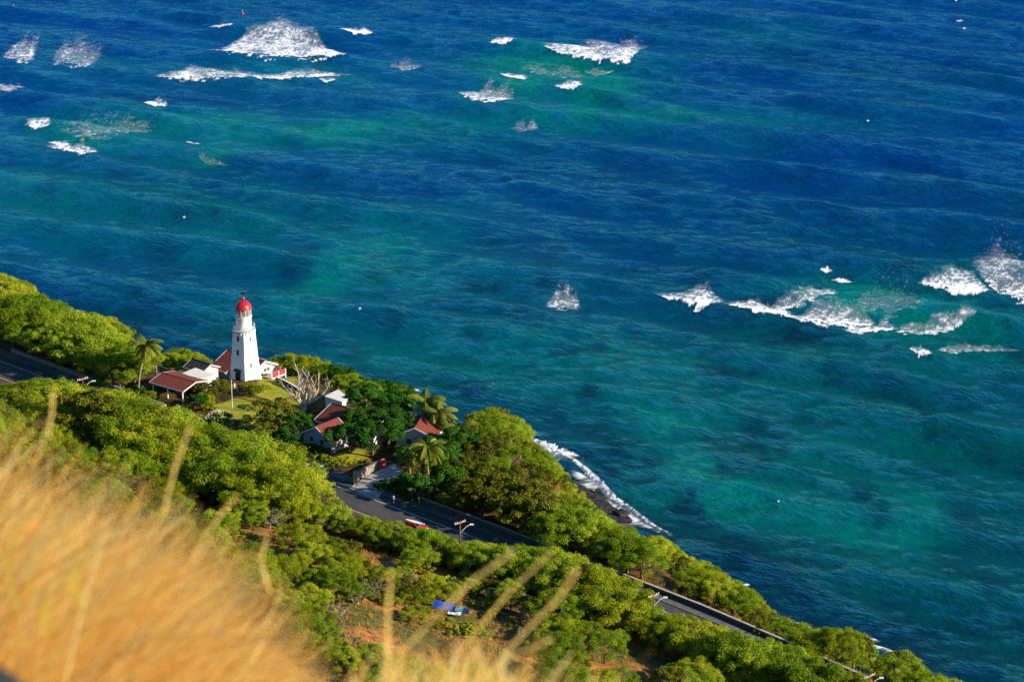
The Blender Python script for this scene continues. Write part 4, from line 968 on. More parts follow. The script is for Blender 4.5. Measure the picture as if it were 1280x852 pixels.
# flagpole
fp = gp(290.5, 511.5); H_ = hgt(475.5, fp[1]) - fp[2]
fl = thing('flagpole', 'slim white flagpole with limp striped flag before the lighthouse door', 'flagpole', fp)
MB().tube([(0, 0, 0), (0, 0, H_)], [.07, .045], 8).build('shaft', M['trimw'], fl); MB().lathe([(.02, H_ - .05), (.1, H_ + .03), (.1, H_ + .1), (.02, H_ + .18)], 8).build('finial', M['galv'], fl)
fg = MB(); fc = MB()
for k in range(9):
    z1 = H_ - .3 - k * .11
    for j in range(8):
        x0_, x1_ = .05 + j * .13, .05 + (j + 1) * .13; y0_, y1_ = .08 * math.sin(j * 1.4), .08 * math.sin((j + 1) * 1.4); dz = -.035 * j * j * .3; dz1 = -.035 * (j + 1) ** 2 * .3
        tgt = fc if (k < 4 and j < 3) else (fg if k % 2 == 0 else None)
        if tgt: tgt.poly([(x0_, y0_, z1 + dz), (x1_, y1_, z1 + dz1), (x1_, y1_, z1 - .11 + dz1), (x0_, y0_, z1 - .11 + dz)])
        else:
            if not hasattr(fl, '_w'): pass
            fgw = globals().setdefault('FW', MB()); fgw.poly([(x0_, y0_, z1 + dz), (x1_, y1_, z1 + dz1), (x1_, y1_, z1 - .11 + dz1), (x0_, y0_, z1 - .11 + dz)])
fo = FW.build('flag', M['white'], fl); fg.build('red_stripes', M['redwood'], fo); fc.build('canton', M['tarpd'], fo)

# ------------------------------------------------------------------ the car with a board on its roof
rdir = None
ci = ridx(520); rp = rd[ci]; rq = rd[ci + 3]; cang = math.atan2(rq[1] - rp[1], rq[0] - rp[0])
cpos = at_h(519, 652.5, 1.6)
car = thing('parked_car', 'red hatchback parked at the near road edge under a white board', 'car', (cpos[0], cpos[1], tz(*cpos[:2]) + .035), cang)
prof = [(-2.15, .35), (-2.2, .75), (-2.1, 1.0), (-1.75, 1.42), (-1.2, 1.5), (.3, 1.48), (1.05, 1.0), (1.95, .88), (2.2, .7), (2.2, .35)]
m_ = MB(); n_ = len(prof)
for yy, k in ((-.84, 1), (-.62, 1.0), (.62, 1.0), (.84, 1)):
    for x_, z_ in prof: m_.v.append((x_, yy * (1 if z_ < 1.05 else .82), z_ if abs(yy) < .7 or z_ < 1.05 else z_ - .06))
for r_ in range(3):
    for i in range(n_): j = (i + 1) % n_; m_.f.append((r_ * n_ + i, r_ * n_ + j, (r_ + 1) * n_ + j, (r_ + 1) * n_ + i))
m_.f += [tuple(range(n_))[::-1], tuple(range(3 * n_, 4 * n_))]
body = m_.build('body', M['carred'], car)
for sgn in (-1, 1):
    MB().poly([(-1.6, sgn * .80, 1.02), (.85, sgn * .80, 1.02), (.25, sgn * .735, 1.4), (-1.5, sgn * .735, 1.38)]).build('side_window', M['glass'], body)
    MB().box(2.14, 2.24, sgn * .68 - .15, sgn * .68 + .15, .6, .75).build('headlight', M['trimw'], car)
    for x_ in (-1.35, 1.35):
        w_ = MB(); b0 = len(w_.v); w_.lathe([(.08, -.1), (.3, -.1), (.32, 0), (.3, .1), (.08, .1)], 16)
        w_.v = [(x_ + p[0], sgn * .8 + p[2], .32 + p[1]) for p in w_.v]; wo = w_.build('wheel', M['rubber'], car)
        w_ = MB(); w_.lathe([(.02, -.11), (.18, -.11), (.18, .11), (.02, .11)], 12); w_.v = [(x_ + p[0], sgn * .8 + p[2], .32 + p[1]) for p in w_.v]; w_.build('rim', M['galv'], wo)
MB().poly([(.38, -.66, 1.465), (.38, .66, 1.465), (1.0, .74, 1.04), (1.0, -.74, 1.04)]).build('windscreen', M['glass'], body)
bd = thing('paddle_board', 'long white board lying on the roof of the red car', 'board', (cpos[0], cpos[1], tz(*cpos[:2]) + .035 + 1.52), cang)
m_ = MB(); N_ = 14
for k in range(N_ + 1):
    t = k / N_; x_ = -2.0 + 4.0 * t; w_ = .36 * math.sin(math.pi * min(max(t, .03), .97)) ** .45; zt = .10 + .18 * max(0, t - .75) ** 2 * 8
    m_.v += [(x_, -w_, zt), (x_, w_, zt), (x_, w_, zt - .09), (x_, -w_, zt - .09)]
for k in range(N_):
    for q in range(4): m_.f.append((k * 4 + q, k * 4 + (q + 1) % 4, k * 4 + 4 + (q + 1) % 4, k * 4 + 4 + q))
m_.f += [(3, 2, 1, 0), (N_ * 4, N_ * 4 + 1, N_ * 4 + 2, N_ * 4 + 3)]
m_.build('deck', M['white'], bd); m_ = MB(); m_.poly([(-1.7, -.01, .0), (-1.4, -.01, .0), (-1.75, -.01, -.18)]); m_.poly([(-1.7, .01, .0), (-1.75, .01, -.18), (-1.4, .01, .0)]); m_.build('fin', M['dark'], bd)

# ------------------------------------------------------------------ a walker
def person(x, y, z, rz, label):
    r = thing('person', label, 'person', (x, y, z), rz)
    J = {'pel': ((0, 0, .92), .15), 'wst': ((0, 0, 1.08), .125), 'ches': ((0, .01, 1.3), .15), 'neck': ((0, 0, 1.47), .06), 'head': ((0, -.01, 1.6), .1), 'top': ((0, 0, 1.69), .075),
         'hl': ((.09, 0, .85), .095), 'kl': ((.1, -.12, .48), .06), 'al': ((.1, 0, .08), .04), 'tl': ((.1, -.16, .04), .035),
         'hr': ((-.09, 0, .85), .095), 'kr': ((-.1, .02, .47), .06), 'ar': ((-.1, .22, .1), .04), 'tr': ((-.1, .1, .03), .035),
         'sl': ((.19, 0, 1.4), .06), 'el': ((.26, .08, 1.13), .042), 'wl': ((.24, -.02, .9), .03), 'fl': ((.23, -.05, .8), .03),
         'sr': ((-.19, 0, 1.4), .06), 'er': ((-.26, -.03, 1.13), .042), 'wr': ((-.24, -.16, .93), .03), 'fr': ((-.23, -.2, .84), .03)}
    E = [('pel', 'wst'), ('wst', 'ches'), ('ches', 'neck'), ('neck', 'head'), ('head', 'top'), ('pel', 'hl'), ('hl', 'kl'), ('kl', 'al'), ('al', 'tl'), ('pel', 'hr'), ('hr', 'kr'), ('kr', 'ar'), ('ar', 'tr'),
         ('ches', 'sl'), ('sl', 'el'), ('el', 'wl'), ('wl', 'fl'), ('ches', 'sr'), ('sr', 'er'), ('er', 'wr'), ('wr', 'fr')]
    ks = list(J); me = bpy.data.meshes.new('body'); me.from_pydata([J[k][0] for k in ks], [(ks.index(a_), ks.index(b_)) for a_, b_ in E], [])
    o = link('body', me, r); md = o.modifiers.new('skin', 'SKIN')
    for i, k in enumerate(ks): me.skin_vertices[0].data[i].radius = (J[k][1], J[k][1])
    me.skin_vertices[0].data[0].use_root = True
    o.modifiers.new('sub', 'SUBSURF').levels = 1; me.materials.append(M['skin'])
    MB().lathe([(.16, .93), (.17, 1.0), (.165, 1.15), (.19, 1.3), (.17, 1.42), (.07, 1.49)], 14, cap=False).build('shirt', M['shirt'], r, True)
    s_ = MB().lathe([(.19, .95), (.19, .85), (.12, .78)], 12, cap=False); s_.tube([(.09, 0, .88), (.1, -.1, .55)], [.12, .09], 10); s_.tube([(-.09, 0, .88), (-.1, .02, .55)], [.12, .09], 10); s_.build('shorts', M['shorts'], r, True)
    MB().lathe([(.11, 1.6), (.118, 1.66), (.09, 1.73), (.02, 1.76)], 12).build('hair', M['dark'], r, True)
    return r
pp_ = gp(492, 629.5); person(pp_[0], pp_[1], tz(*pp_[:2]) + .02, R(130), 'person in a pale shirt walking on the shaded pavement')

# ------------------------------------------------------------------ tarps and litter on the slope
tq = gp(556, 764); tt = thing('tarp_tent', 'bright blue tarp shelter among bushes on the slope', 'tarp', tq, R(-20))
def sheet(w, d, h, seed, n=14):
    V = []; Fc = []
    for j in range(n):
        for i in range(n):
            x_ = (i / (n - 1) - .5) * w; y_ = (j / (n - 1) - .5) * d
            z_ = h * (1 - abs(y_) / (d / 2)) ** .8 + .25 * (float(fbm(np.array([x_ * 1.3 + seed]), np.array([y_ * 1.3]), 3, seed)[0]) - .5); V.append((x_, y_, z_ + .9))
    return np.array(V), grid_faces(n, n)
V, Fc = sheet(3.4, 2.2, .9, 3); link('canopy', mesh_np('canopy', V, Fc, M['tarp'], False), tt)
V, Fc = sheet(2.2, 1.8, .3, 8); V[:, 0] += 2.2; V[:, 1] -= .8; V[:, 2] -= .3; link('white_sheet', mesh_np('white_sheet', V, Fc, M['white'], False), tt)
[MB().tube([(x_, y_, -.3), (x_, y_, 1.6)], .04, 5).build('tent_pole', M['wood'], tt) for x_, y_ in ((-1.7, -1.2), (1.7, -1.2), (-1.7, 1.2), (1.7, 1.2))]
tq = gp(541, 752); t2 = thing('tarp', 'navy blue tarp in shade left of the bright blue shelter', 'tarp', tq, R(-50)); V, Fc = sheet(3.6, 1.8, .5, 12); V[:, 2] -= .2; link('cloth', mesh_np('cloth', V, Fc, M['tarpd']), t2)
tq = gp(575, 768); t3 = thing('tarp', 'dark blue and green crumpled tarp right of the blue shelter', 'tarp', tq, R(-15)); V, Fc = sheet(3.4, 2.2, .5, 22); V[:, 2] -= .1; link('cloth', mesh_np('cloth', V, Fc, M['tarpd']), t3)
V, Fc = sheet(1.3, 1.6, .5, 25); V[:, 2] += .06; link('green_patch', mesh_np('green_patch', V, Fc, M['teal']), t3)
tq = at_h(759, 749, 1.6, 1); t4 = thing('litter_sheet', 'small white and teal sheet caught on bushes below the wall', 'litter', tq); V, Fc = sheet(1.5, 1.2, .4, 32, 8); V[:, 2] += .9; link('cloth', mesh_np('cloth', V, Fc, M['teal']), t4)
V, Fc = sheet(.8, .8, .4, 35, 6); V[:, 2] += 1.05; V[:, 0] -= .2; V[:, 1] -= .3; link('white_scrap', mesh_np('white_scrap', V, Fc, M['white']), t4)
for u, v, lb in ((586, 701, 'lower white scrap caught in a shaded bush by red soil'), (582, 696, 'upper white scrap caught in a shaded bush by red soil')):
    q = at_h(u, v, 1.5); V, Fc = sheet(.6, .5, .2, u, 5); V[:, 2] += .6; V[:, :] += np.array(q); tag(link('plastic_scrap', mesh_np('plastic_scrap', V, Fc, M['white'])), lb, 'litter', 'white scraps in the bushes')
ka = gp(566, 706); kb = gp(592, 716); fence('concrete_kerb', 'short pale concrete edge beside bare red soil on the slope', 'kerb', [ka, kb], .5, M['concrete'], .35, False)
for u, v, lb in ((17, 10, 'small red buoy afloat near the top left corner'), (303, 17, 'small red buoy afloat above the largest foam fan')):
    x, y = P(u, v, .3); b_ = thing('buoy', lb, 'buoy', (x, y, .15), 0, 'red buoys'); MB().lathe([(.02, -.5), (.4, -.35), (.55, 0), (.42, .35), (.15, .5), (.12, .9), (.02, .95)], 14).build('float', M['redwood'], b_, True)
    MB().tube([(0, 0, .9), (0, 0, 1.3)], .06, 6).build('top_mark', M['trimw'], b_)

# ------------------------------------------------------------------ palms
palm_at(184, 432, 173, 507, 'leaning coconut palm at left with yellowing lower fronds', seed=11, L=3.6, nf=22, fruit=True, wind=(.05, 0))
palm_at(534, 503, 524, 494, 'tallest coconut palm, wind swept, rising behind the palm cottage roof', seed=12, L=4.3, nf=22, wind=(.09, .02))
palm_at(549, 517, 547, 490, 'darker coconut palm right beside the tallest one', seed=13, L=4.2, nf=20, wind=(.08, 0))
palm_at(574, 536, 577, 488, 'low spreading coconut palm right of the palm cottage', seed=14, L=4.2, nf=20, wind=(.03, 0))
palm_at(534, 560, 536, 464, 'coconut palm with a brown hanging skirt beside the driveway', seed=15, L=4.0, nf=24, fruit=True)
palm_at(509, 567, 514, 468, 'small shaded coconut palm between the driveway and the skirted palm', seed=16, L=3.2, nf=18)

# bleached bare tree ----------------------------------------------------------
bt = gp(379, 513); bg_ = random.Random(21)
btr = thing('bare_tree', 'bleached leafless tree with pale crooked branches beside the white flat roof', 'tree', bt)
tm_ = MB(); bm_ = MB(); tm_.tube([(0, 0, -.4), (.1, 0, .6), (0, .1, 1.3)], [.6, .5, .42], 8)
def limb(p, d, L, r, lv):
    pts = [p]; q = p; 
    for k in range(4):
        d = (d + Vector((bg_.uniform(-.35, .35), bg_.uniform(-.35, .35), bg_.uniform(-.05, .3)))).normalized(); q = q + d * L / 4; pts.append(q)
    bm_.tube(pts, [r, r * .85, r * .7, r * .6, r * .45], 5)
    if lv:
        for k in range(3 if lv > 1 else 2):
            limb(pts[2 + k % 3], (d + Vector((bg_.uniform(-1, 1), bg_.uniform(-1, 1), bg_.uniform(0, .8)))).normalized(), L * bg_.uniform(.5, .75), r * .5, lv - 1)
for a_, e_ in ((0.1, .5), (.75, .8), (1.7, .6), (2.6, .55), (3.3, .9), (4.4, .5), (5.3, .7), (5.9, .35)):
    limb(Vector((0, .05, 1.1)), Vector((math.cos(a_) * math.cos(e_), math.sin(a_) * math.cos(e_), math.sin(e_) * .7)), bg_.uniform(4.2, 5.6), .2, 2)
tm_.build('trunk', M['deadwood'], btr, True); bm_.build('branches', M['deadwood'], btr, True)
# bush with white flowers -----------------------------------------------------
fx = gp(275, 530)
fb_ = tree('darkbush', fx[0], fx[1], 1.75, 'flowering_bush', 'round dark bush dotted with white flowers, left of the flagpole foot', 'bush')
fm = MB(); g = random.Random(4)
for k in range(60):
    t_ = g.uniform(0, 6.28); e_ = g.uniform(.1, 1.5); rr_ = 1.62; c_ = Vector((math.cos(t_) * math.cos(e_) * rr_, math.sin(t_) * math.cos(e_) * rr_, .45 + math.sin(e_) * 1.0))
    q_ = .045
    fm.poly([c_ + Vector((-q_, 0, 0)), c_ + Vector((0, -q_, .02)), c_ + Vector((q_, 0, 0)), c_ + Vector((0, q_, .03))]); fm.poly([c_ + Vector((-q_, 0, -q_)), c_ + Vector((q_, 0, -q_)), c_ + Vector((q_, 0, q_)), c_ + Vector((-q_, 0, q_))])
fm.build('flowers', M['flower'], fb_)

# ------------------------------------------------------------------ planting
bnd0 = [(-60, 500), (0, 512), (60, 530), (110, 578), (180, 600), (250, 640), (310, 682), (360, 728), (385, 760), (400, 800)]
def sky_v(u): return float(np.interp(u, [p[0] for p in sky_px], [p[1] for p in sky_px]))
prot = []
def protect(poly, extra=1.0):
    cu = sum(p[0] for p in poly) / len(poly); cv = sum(p[1] for p in poly) / len(poly); prot.append((poly, gp(cu, cv)[1] + extra, min(p[0] for p in poly), max(p[0] for p in poly), min(p[1] for p in poly), max(p[1] for p in poly)))
for pl, ex in [([(-10, 440), (60, 456), (108, 474), (95, 486), (60, 480), (-10, 476)], 4), ([(385, 582), (440, 598), (560, 650), (620, 672), (640, 688), (605, 680), (572, 676), (555, 665), (535, 654), (500, 640), (440, 636), (412, 618), (385, 598)], 4),
               ([(738, 712), (830, 748), (920, 787), (912, 793), (880, 781), (845, 770), (825, 758), (760, 728), (738, 716)], 4), ([(262, 451), (284, 432), (352, 449), (352, 470), (322, 476), (320, 481), (288, 480), (288, 462), (275, 464)], 6),
               ([(322, 480), (345, 473), (374, 488), (360, 499), (320, 500)], 0), ([(300, 501), (365, 505), (360, 512), (305, 520)], 0), ([(186, 477), (213, 464), (245, 460), (268, 469), (250, 477), (229, 491)], 6), ([(190, 482), (228, 493), (232, 500), (228, 518), (205, 508)], 0),
               ([(404, 495), (423, 485), (437, 497), (428, 505)], 4), ([(384, 535), (396, 530), (408, 522), (428, 545), (414, 560), (392, 556)], 4), ([(440, 596), (474, 571), (492, 571), (494, 588), (472, 622), (440, 610)], 2), ([(503, 548), (518, 531), (545, 535), (556, 545), (540, 552), (515, 552)], 4),
               ([(650, 548), (672, 551), (705, 563), (745, 596), (830, 672), (815, 678), (790, 664), (755, 648), (728, 622), (708, 594), (685, 574), (655, 560)], 3), ([(215, 503), (228, 503), (228, 522), (215, 520)], 0), ([(94, 468), (114, 468), (114, 483), (94, 483)], 3), ([(228, 516), (246, 516), (246, 528), (228, 526)], 3),
               ([(379, 574), (396, 574), (396, 592), (379, 590)], 3), ([(565, 645), (586, 645), (586, 674), (565, 670)], 4), ([(808, 735), (828, 735), (828, 764), (808, 764)], 4), ([(162, 413), (203, 410), (203, 456), (162, 456)], 2), ([(168, 450), (178, 450), (178, 486), (168, 486)], 2), ([(516, 490), (560, 488), (585, 530), (560, 545), (520, 532)], -1),
               ([(515, 548), (552, 548), (550, 590), (515, 590)], 1), ([(536, 746), (548, 752), (584, 758), (584, 772), (544, 770)], 1), ([(752, 742), (766, 742), (766, 754), (752, 754)], 1), ([(350, 462), (424, 462), (424, 500), (380, 516), (355, 500)], 2), ([(287, 476), (294, 476), (294, 510), (287, 510)], 2), ([(264, 507), (290, 507), (290, 527), (264, 527)], 1),
               ([(545, 702), (592, 714), (590, 722), (545, 720)], 0), ([(640, 716), (668, 726), (690, 745), (660, 745)], 0), ([(470, 692), (500, 704), (490, 712), (465, 704)], 0), ([(742, 716), (762, 722), (800, 740), (790, 744), (748, 727)], 0), ([(760, 752), (782, 764), (778, 770), (758, 758)], 0), ([(850, 745), (895, 765), (905, 784), (880, 776)], -6),
               ([(1080, 838), (1096, 838), (1096, 852), (1080, 852)], 1), ([(345, 466), (378, 484), (374, 490), (345, 474)], 1), ([(488, 620), (500, 622), (498, 634), (486, 630)], 2)]:
    protect(pl, ex)
foot = [(ctr.x, ctr.y, 4.5), (k_r.location.x - 2, k_r.location.y + 2, 5), (k_r.location.x - 6, k_r.location.y + 5, 5.5)]
for o in list(col.objects):
    if o.parent is None and o.get('category') in ('house', 'carport', 'shed') and o is not k_r:
        L_ = {'carport': 5, 'shed': 3}.get(o['category'], 4.5)
        off = Vector((math.cos(o.rotation_euler.z), math.sin(o.rotation_euler.z), 0)) * (-L_ if o.name not in ('garage', 'garden_pavilion', 'porch_roof') else 0)
        c_ = o.location + off * .6; foot.append((c_.x, c_.y, {'carport': 4.5, 'shed': 3}.get(o['category'], 4.2)))
foot.append((bt[0], bt[1], 1.5))
CR = {'kiawe': (4.0, 5.0), 'green': (4.0, 5.4), 'olive': (4.0, 6.0), 'broad': (4.0, 6.1), 'grey': (3.0, 3.2), 'bush': (1.5, 1.3), 'yelbush': (1.5, 1.4), 'darkbush': (1.5, 1.5)}
placed = []
gx_ = np.array([p[0] for p in road]); 
def road_r(x, y): return float(sdist(np.array([x]), np.array([y]), road)[0][0])
def coast_d(x, y): return -float(sdist(np.array([x]), np.array([y]), coast)[0][0])
def can_place(kind, x, y, s, dens, in_lawn=False, r=None, force=False):
    R0, H0 = CR[kind]; R0 *= s; H = H0 * s
    r = road_r(x, y) if r is None else r
    if near_edge(x) - .3 - min(R0 * .3, .6) < r < 11.2 + min(R0 * .25, .5) and not (force and r > 3): return None
    if not in_lawn:
        for pl in lawn_w:
            if inpoly(x, y, pl): return None
    for fx_, fy_, fr in ([] if force else foot):
        if (x - fx_) ** 2 + (y - fy_) ** 2 < (fr + R0 * .35) ** 2: return None
    for px, py, pr in placed:
        if (x - px) ** 2 + (y - py) ** 2 < ((pr + R0) * dens) ** 2: return None
    z = tz(x, y); u, v = proj(x, y, z); ut, vt = proj(x, y, z + H); um, vm = proj(x, y, z + H * .62); w = R0 * .85 * F / (y * cp - (z - CAMZ) * sp)
    pts = [(ut, vt), (ut - w * .45, vt + 1), (ut + w * .45, vt + 1), (um - w, vm), (um + w, vm), (u, v), (u - w * .5, v), (u + w * .5, v), (um, vm), (um - w * .5, vm), (um + w * .5, vm)]
    for pl, py, a0, a1, b0, b1 in ([] if force else prot):
        if y < py and not (um + w < a0 or um - w > a1 or v < b0 or vt > b1):
            for q in pts:
                if inpoly(q[0], q[1], pl): return None
            for q in pl:
                if ((q[0] - um) / w) ** 2 + ((q[1] - vm) / max(4, (vm - vt) * 1.1)) ** 2 < .8: return None
    for q in (ut - w * .7, ut, ut + w * .7):
        if (vt + (9 if q != ut else 0)) < sky_v(q) - 4: return 'tall'
    return (u, v, ut, vt, w)
def put(kind, x, y, s, dens, rank=0, **k):
    s0 = s
    for t in range(6):
        res = can_place(kind, x, y, s, dens, **k)
        if res == 'tall': s *= .84; continue
        if res is None and s > .62 * s0: s *= .8; continue
        break
    if res is None or res == 'tall': return False
    o = tree(kind, x, y, s, g=G_, sz=s * G_.uniform(.72, 1.12)); o['kind_'] = kind
    trees.append((o, kind, s, res)); placed.append((x, y, CR[kind][0] * s)); return True
# hand placed garden plants: (kind, u, v of the foot, scale)
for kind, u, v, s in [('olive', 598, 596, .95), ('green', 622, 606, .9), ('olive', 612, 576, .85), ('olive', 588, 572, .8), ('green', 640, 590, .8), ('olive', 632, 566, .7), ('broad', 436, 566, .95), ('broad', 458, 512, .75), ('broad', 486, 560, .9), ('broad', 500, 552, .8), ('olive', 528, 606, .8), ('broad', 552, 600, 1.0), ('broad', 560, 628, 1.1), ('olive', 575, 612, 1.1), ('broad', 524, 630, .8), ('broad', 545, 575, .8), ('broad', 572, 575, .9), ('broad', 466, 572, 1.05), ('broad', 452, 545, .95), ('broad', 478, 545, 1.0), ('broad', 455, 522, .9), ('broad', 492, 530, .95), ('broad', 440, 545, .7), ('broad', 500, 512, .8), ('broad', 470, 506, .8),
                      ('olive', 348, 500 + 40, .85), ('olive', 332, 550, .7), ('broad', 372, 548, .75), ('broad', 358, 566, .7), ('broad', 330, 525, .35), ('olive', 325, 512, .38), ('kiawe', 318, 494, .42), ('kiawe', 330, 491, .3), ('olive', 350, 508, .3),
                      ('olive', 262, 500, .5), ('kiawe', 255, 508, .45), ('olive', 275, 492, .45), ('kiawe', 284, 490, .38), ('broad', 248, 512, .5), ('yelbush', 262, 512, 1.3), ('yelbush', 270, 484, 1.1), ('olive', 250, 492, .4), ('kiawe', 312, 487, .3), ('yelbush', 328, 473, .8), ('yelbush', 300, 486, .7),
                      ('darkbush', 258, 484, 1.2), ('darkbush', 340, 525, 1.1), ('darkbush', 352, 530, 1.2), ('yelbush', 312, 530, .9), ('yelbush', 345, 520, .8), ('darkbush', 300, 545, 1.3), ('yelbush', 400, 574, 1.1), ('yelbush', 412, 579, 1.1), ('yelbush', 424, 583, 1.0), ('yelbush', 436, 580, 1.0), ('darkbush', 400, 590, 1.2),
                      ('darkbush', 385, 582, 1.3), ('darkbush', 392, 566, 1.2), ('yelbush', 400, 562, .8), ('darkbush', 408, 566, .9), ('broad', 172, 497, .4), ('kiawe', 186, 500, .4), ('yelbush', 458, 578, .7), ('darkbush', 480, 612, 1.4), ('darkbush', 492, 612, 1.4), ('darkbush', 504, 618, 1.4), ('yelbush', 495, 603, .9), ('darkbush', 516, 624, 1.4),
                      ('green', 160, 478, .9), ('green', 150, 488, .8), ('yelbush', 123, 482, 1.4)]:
    x, y, z = gp(u, v); put(kind, x, y, s, .12, in_lawn=True, force=True)
for uu in range(348, 450, 7):
    vs = sky_v(uu) + G_.uniform(0, 4); kind = 'kiawe' if uu < 400 else G_.choice(['kiawe', 'olive', 'green']); s = G_.uniform(.74, .84); q = gp_rim(uu, vs, CR[kind][1] * s, 22)
    if q is None: continue
    x, y, z = q
    put(kind, x, y, s, .15, in_lawn=True, force=True)
# the rim of crowns against the sea
u = -45.0
while u < 1230:
    for row in range(2):
        vs = sky_v(u) + G_.uniform(0, 4) + row * 7
        kind = 'kiawe' if G_.random() < .6 else 'green'; s = G_.uniform(.85, 1.25) if (u < 240 or u > 560) else G_.uniform(.6, .8)
        if 260 < u < 350: continue
        if 440 < u < 560: kind = 'broad'; s = G_.uniform(.6, .8)
        if 560 < u < 650 and G_.random() < .5: kind = 'olive'
        if u < 100 and row == 0 and G_.random() < .3: kind = 'grey'; s = 1.2
        H = CR[kind][1] * s; q = gp_rim(u, vs, H)
        if q is None: continue
        x, y, z = q
        put(kind, x, y, s, .34)
    u += G_.uniform(9, 15)
print('rim', len(trees))
# seaward woods
us = -50.0
while us < 104:                                        # big crowns that shade the road at the left
    k = ridx(us); q = offset_line(rd, 13.2 + G_.uniform(0, 2.0))[k]; put('green', q[0], q[1], G_.uniform(1.5, 1.85), .30, force=True); us += 15
us = 548.0
while us < 760:
    k = ridx(us); q = offset_line(rd, 12.6 + G_.uniform(0, 2.0))[k]; put('olive' if us < 640 else 'green', q[0], q[1], G_.uniform(1.3, 1.6), .28, force=us < 650); us += 11
def rnd_pts(n, x0, x1, y0, y1):
    return [(G_.uniform(x0, x1), G_.uniform(y0, y1)) for _ in range(n)]
cand = rnd_pts(12000, -140, 100, 395, 650); ca = np.array(cand); cr_ = sdist(ca[:, 0], ca[:, 1], road)[0]; cdd = -sdist(ca[:, 0], ca[:, 1], coast)[0]
nsea = 0
for (x, y), r, d in zip(cand, cr_, cdd):
    if r < 11 or d < 5: continue
    u, v = proj(x, y, tz(x, y))
    if not (-60 < u < 1300 and v < 890): continue
    if 225 < u < 400 and v < 600: continue
    q = G_.random()
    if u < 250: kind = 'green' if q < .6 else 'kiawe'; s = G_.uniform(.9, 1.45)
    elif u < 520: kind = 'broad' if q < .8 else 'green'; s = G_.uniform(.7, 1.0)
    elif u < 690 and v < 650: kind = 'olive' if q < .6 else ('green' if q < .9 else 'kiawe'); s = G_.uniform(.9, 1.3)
    else: kind = 'kiawe' if q < .42 else ('green' if q < .85 else ('olive' if q < .93 else 'grey')); s = G_.uniform(.7, 1.3)
    if nsea > 195: break
    nsea += put(kind, x, y, s, .35, r=r)
print('sea', nsea)
# brush slope on the near side of the road
near_sky = [(-60, 470), (0, 480), (60, 479), (112, 484), (150, 498), (200, 514), (214, 520), (222, 531), (242, 537), (300, 540), (340, 556), (370, 582), (400, 612), (425, 640), (450, 646), (500, 656), (560, 672), (610, 682), (650, 684), (690, 692), (735, 711), (800, 750), (850, 771), (900, 789), (1000, 822), (1100, 868)]
for off, jit, stp in ((1.2, 1.2, 5.5), (4.5, 2.5, 7.0), (9.5, 3.0, 9.0)):
    us = -45.0
    while us < 1085:
        us += stp * G_.uniform(.7, 1.3); k = ridx(us); q = offset_line(rd, near_edge(rd[k][0]) - off - G_.uniform(0, jit))[k]; z = tz(*q); u, v = proj(q[0], q[1], z)
        vs = float(np.interp(u, [p[0] for p in near_sky], [p[1] for p in near_sky])) + G_.uniform(0, 5) + (off - 1.2) * 1.2
        vs += 16 * max(0, 1 - abs(u - 575) / 16) + 22 * max(0, 1 - abs(u - 817) / 20) + 10 * max(0, 1 - abs(u - 104) / 14) + 12 * max(0, 1 - abs(u - 388) / 12)
        kind = ('kiawe' if G_.random() < .5 else 'green') if G_.random() < .85 else 'olive'; need = hgt(vs, q[1]) - z
        if need < 1.0 or (off > 9 and us > 430): continue
        if G_.random() < .12: kind = 'grey'
        if need < 2.0: kind = 'bush'
        s_ = min(need / CR[kind][1] / (1.0 if kind != 'bush' else 1.15), 1.75 if kind != 'bush' else 1.6)
        if (q[0], q[1]) and s_ > .3:
            R0 = CR[kind][0] * s_
            if any((q[0] - px) ** 2 + (q[1] - py) ** 2 < ((pr + R0) * .26) ** 2 for px, py, pr in placed): continue
            o = tree(kind, q[0], q[1], s_, g=G_, sz=s_); o['kind_'] = kind; ut, vt = proj(q[0], q[1], z + CR[kind][1] * s_)
            trees.append((o, kind, s_, (u, v, ut, vt, R0 * 6))); placed.append((q[0], q[1], R0))
cand = rnd_pts(26000, -125, 95, 340, 530); ca = np.array(cand); cr_ = sdist(ca[:, 0], ca[:, 1], road)[0]
nl = 0; soiln = fbm(ca[:, 0] / 11, ca[:, 1] / 11, 3, 301); ct_ = terr(ca[:, 0], ca[:, 1])
for ph in (0, 1):
    for ((x, y), r, sn, zt_) in zip(cand, cr_, soiln, ct_):
        if r > near_edge(x) - .9: continue
        u, v = proj(x, y, float(zt_))
        if not (-30 < u < 1310 and v < 900): continue
        if u < 400 and v > float(np.interp(u, [b[0] for b in bnd0], [b[1] for b in bnd0])) + 60: continue          # behind the near grass
        q = G_.random(); up = u < 430 and v < 640
        if not up and sn > (.57 if v < 780 or u < 400 else .49): continue
        if ph == 0:
            kind = 'kiawe' if q < .38 else ('green' if q < .66 else ('olive' if q < .78 else 'grey')); s = (G_.uniform(.85, 1.35) if up else G_.uniform(.55, 1.05)) * (.8 if kind == 'olive' else 1)
            if nl > 225: break
            nl += put(kind, x, y, s, .33 if up else .37, r=r)
        else:
            kind = G_.choice(['bush', 'bush', 'bush', 'grey', 'yelbush']); s = G_.uniform(.7, 1.5) if kind != 'grey' else G_.uniform(.3, .6)
            if nl > 430: break
            nl += put(kind, x, y, s, .42, r=r)
print('land', nl, len(trees))

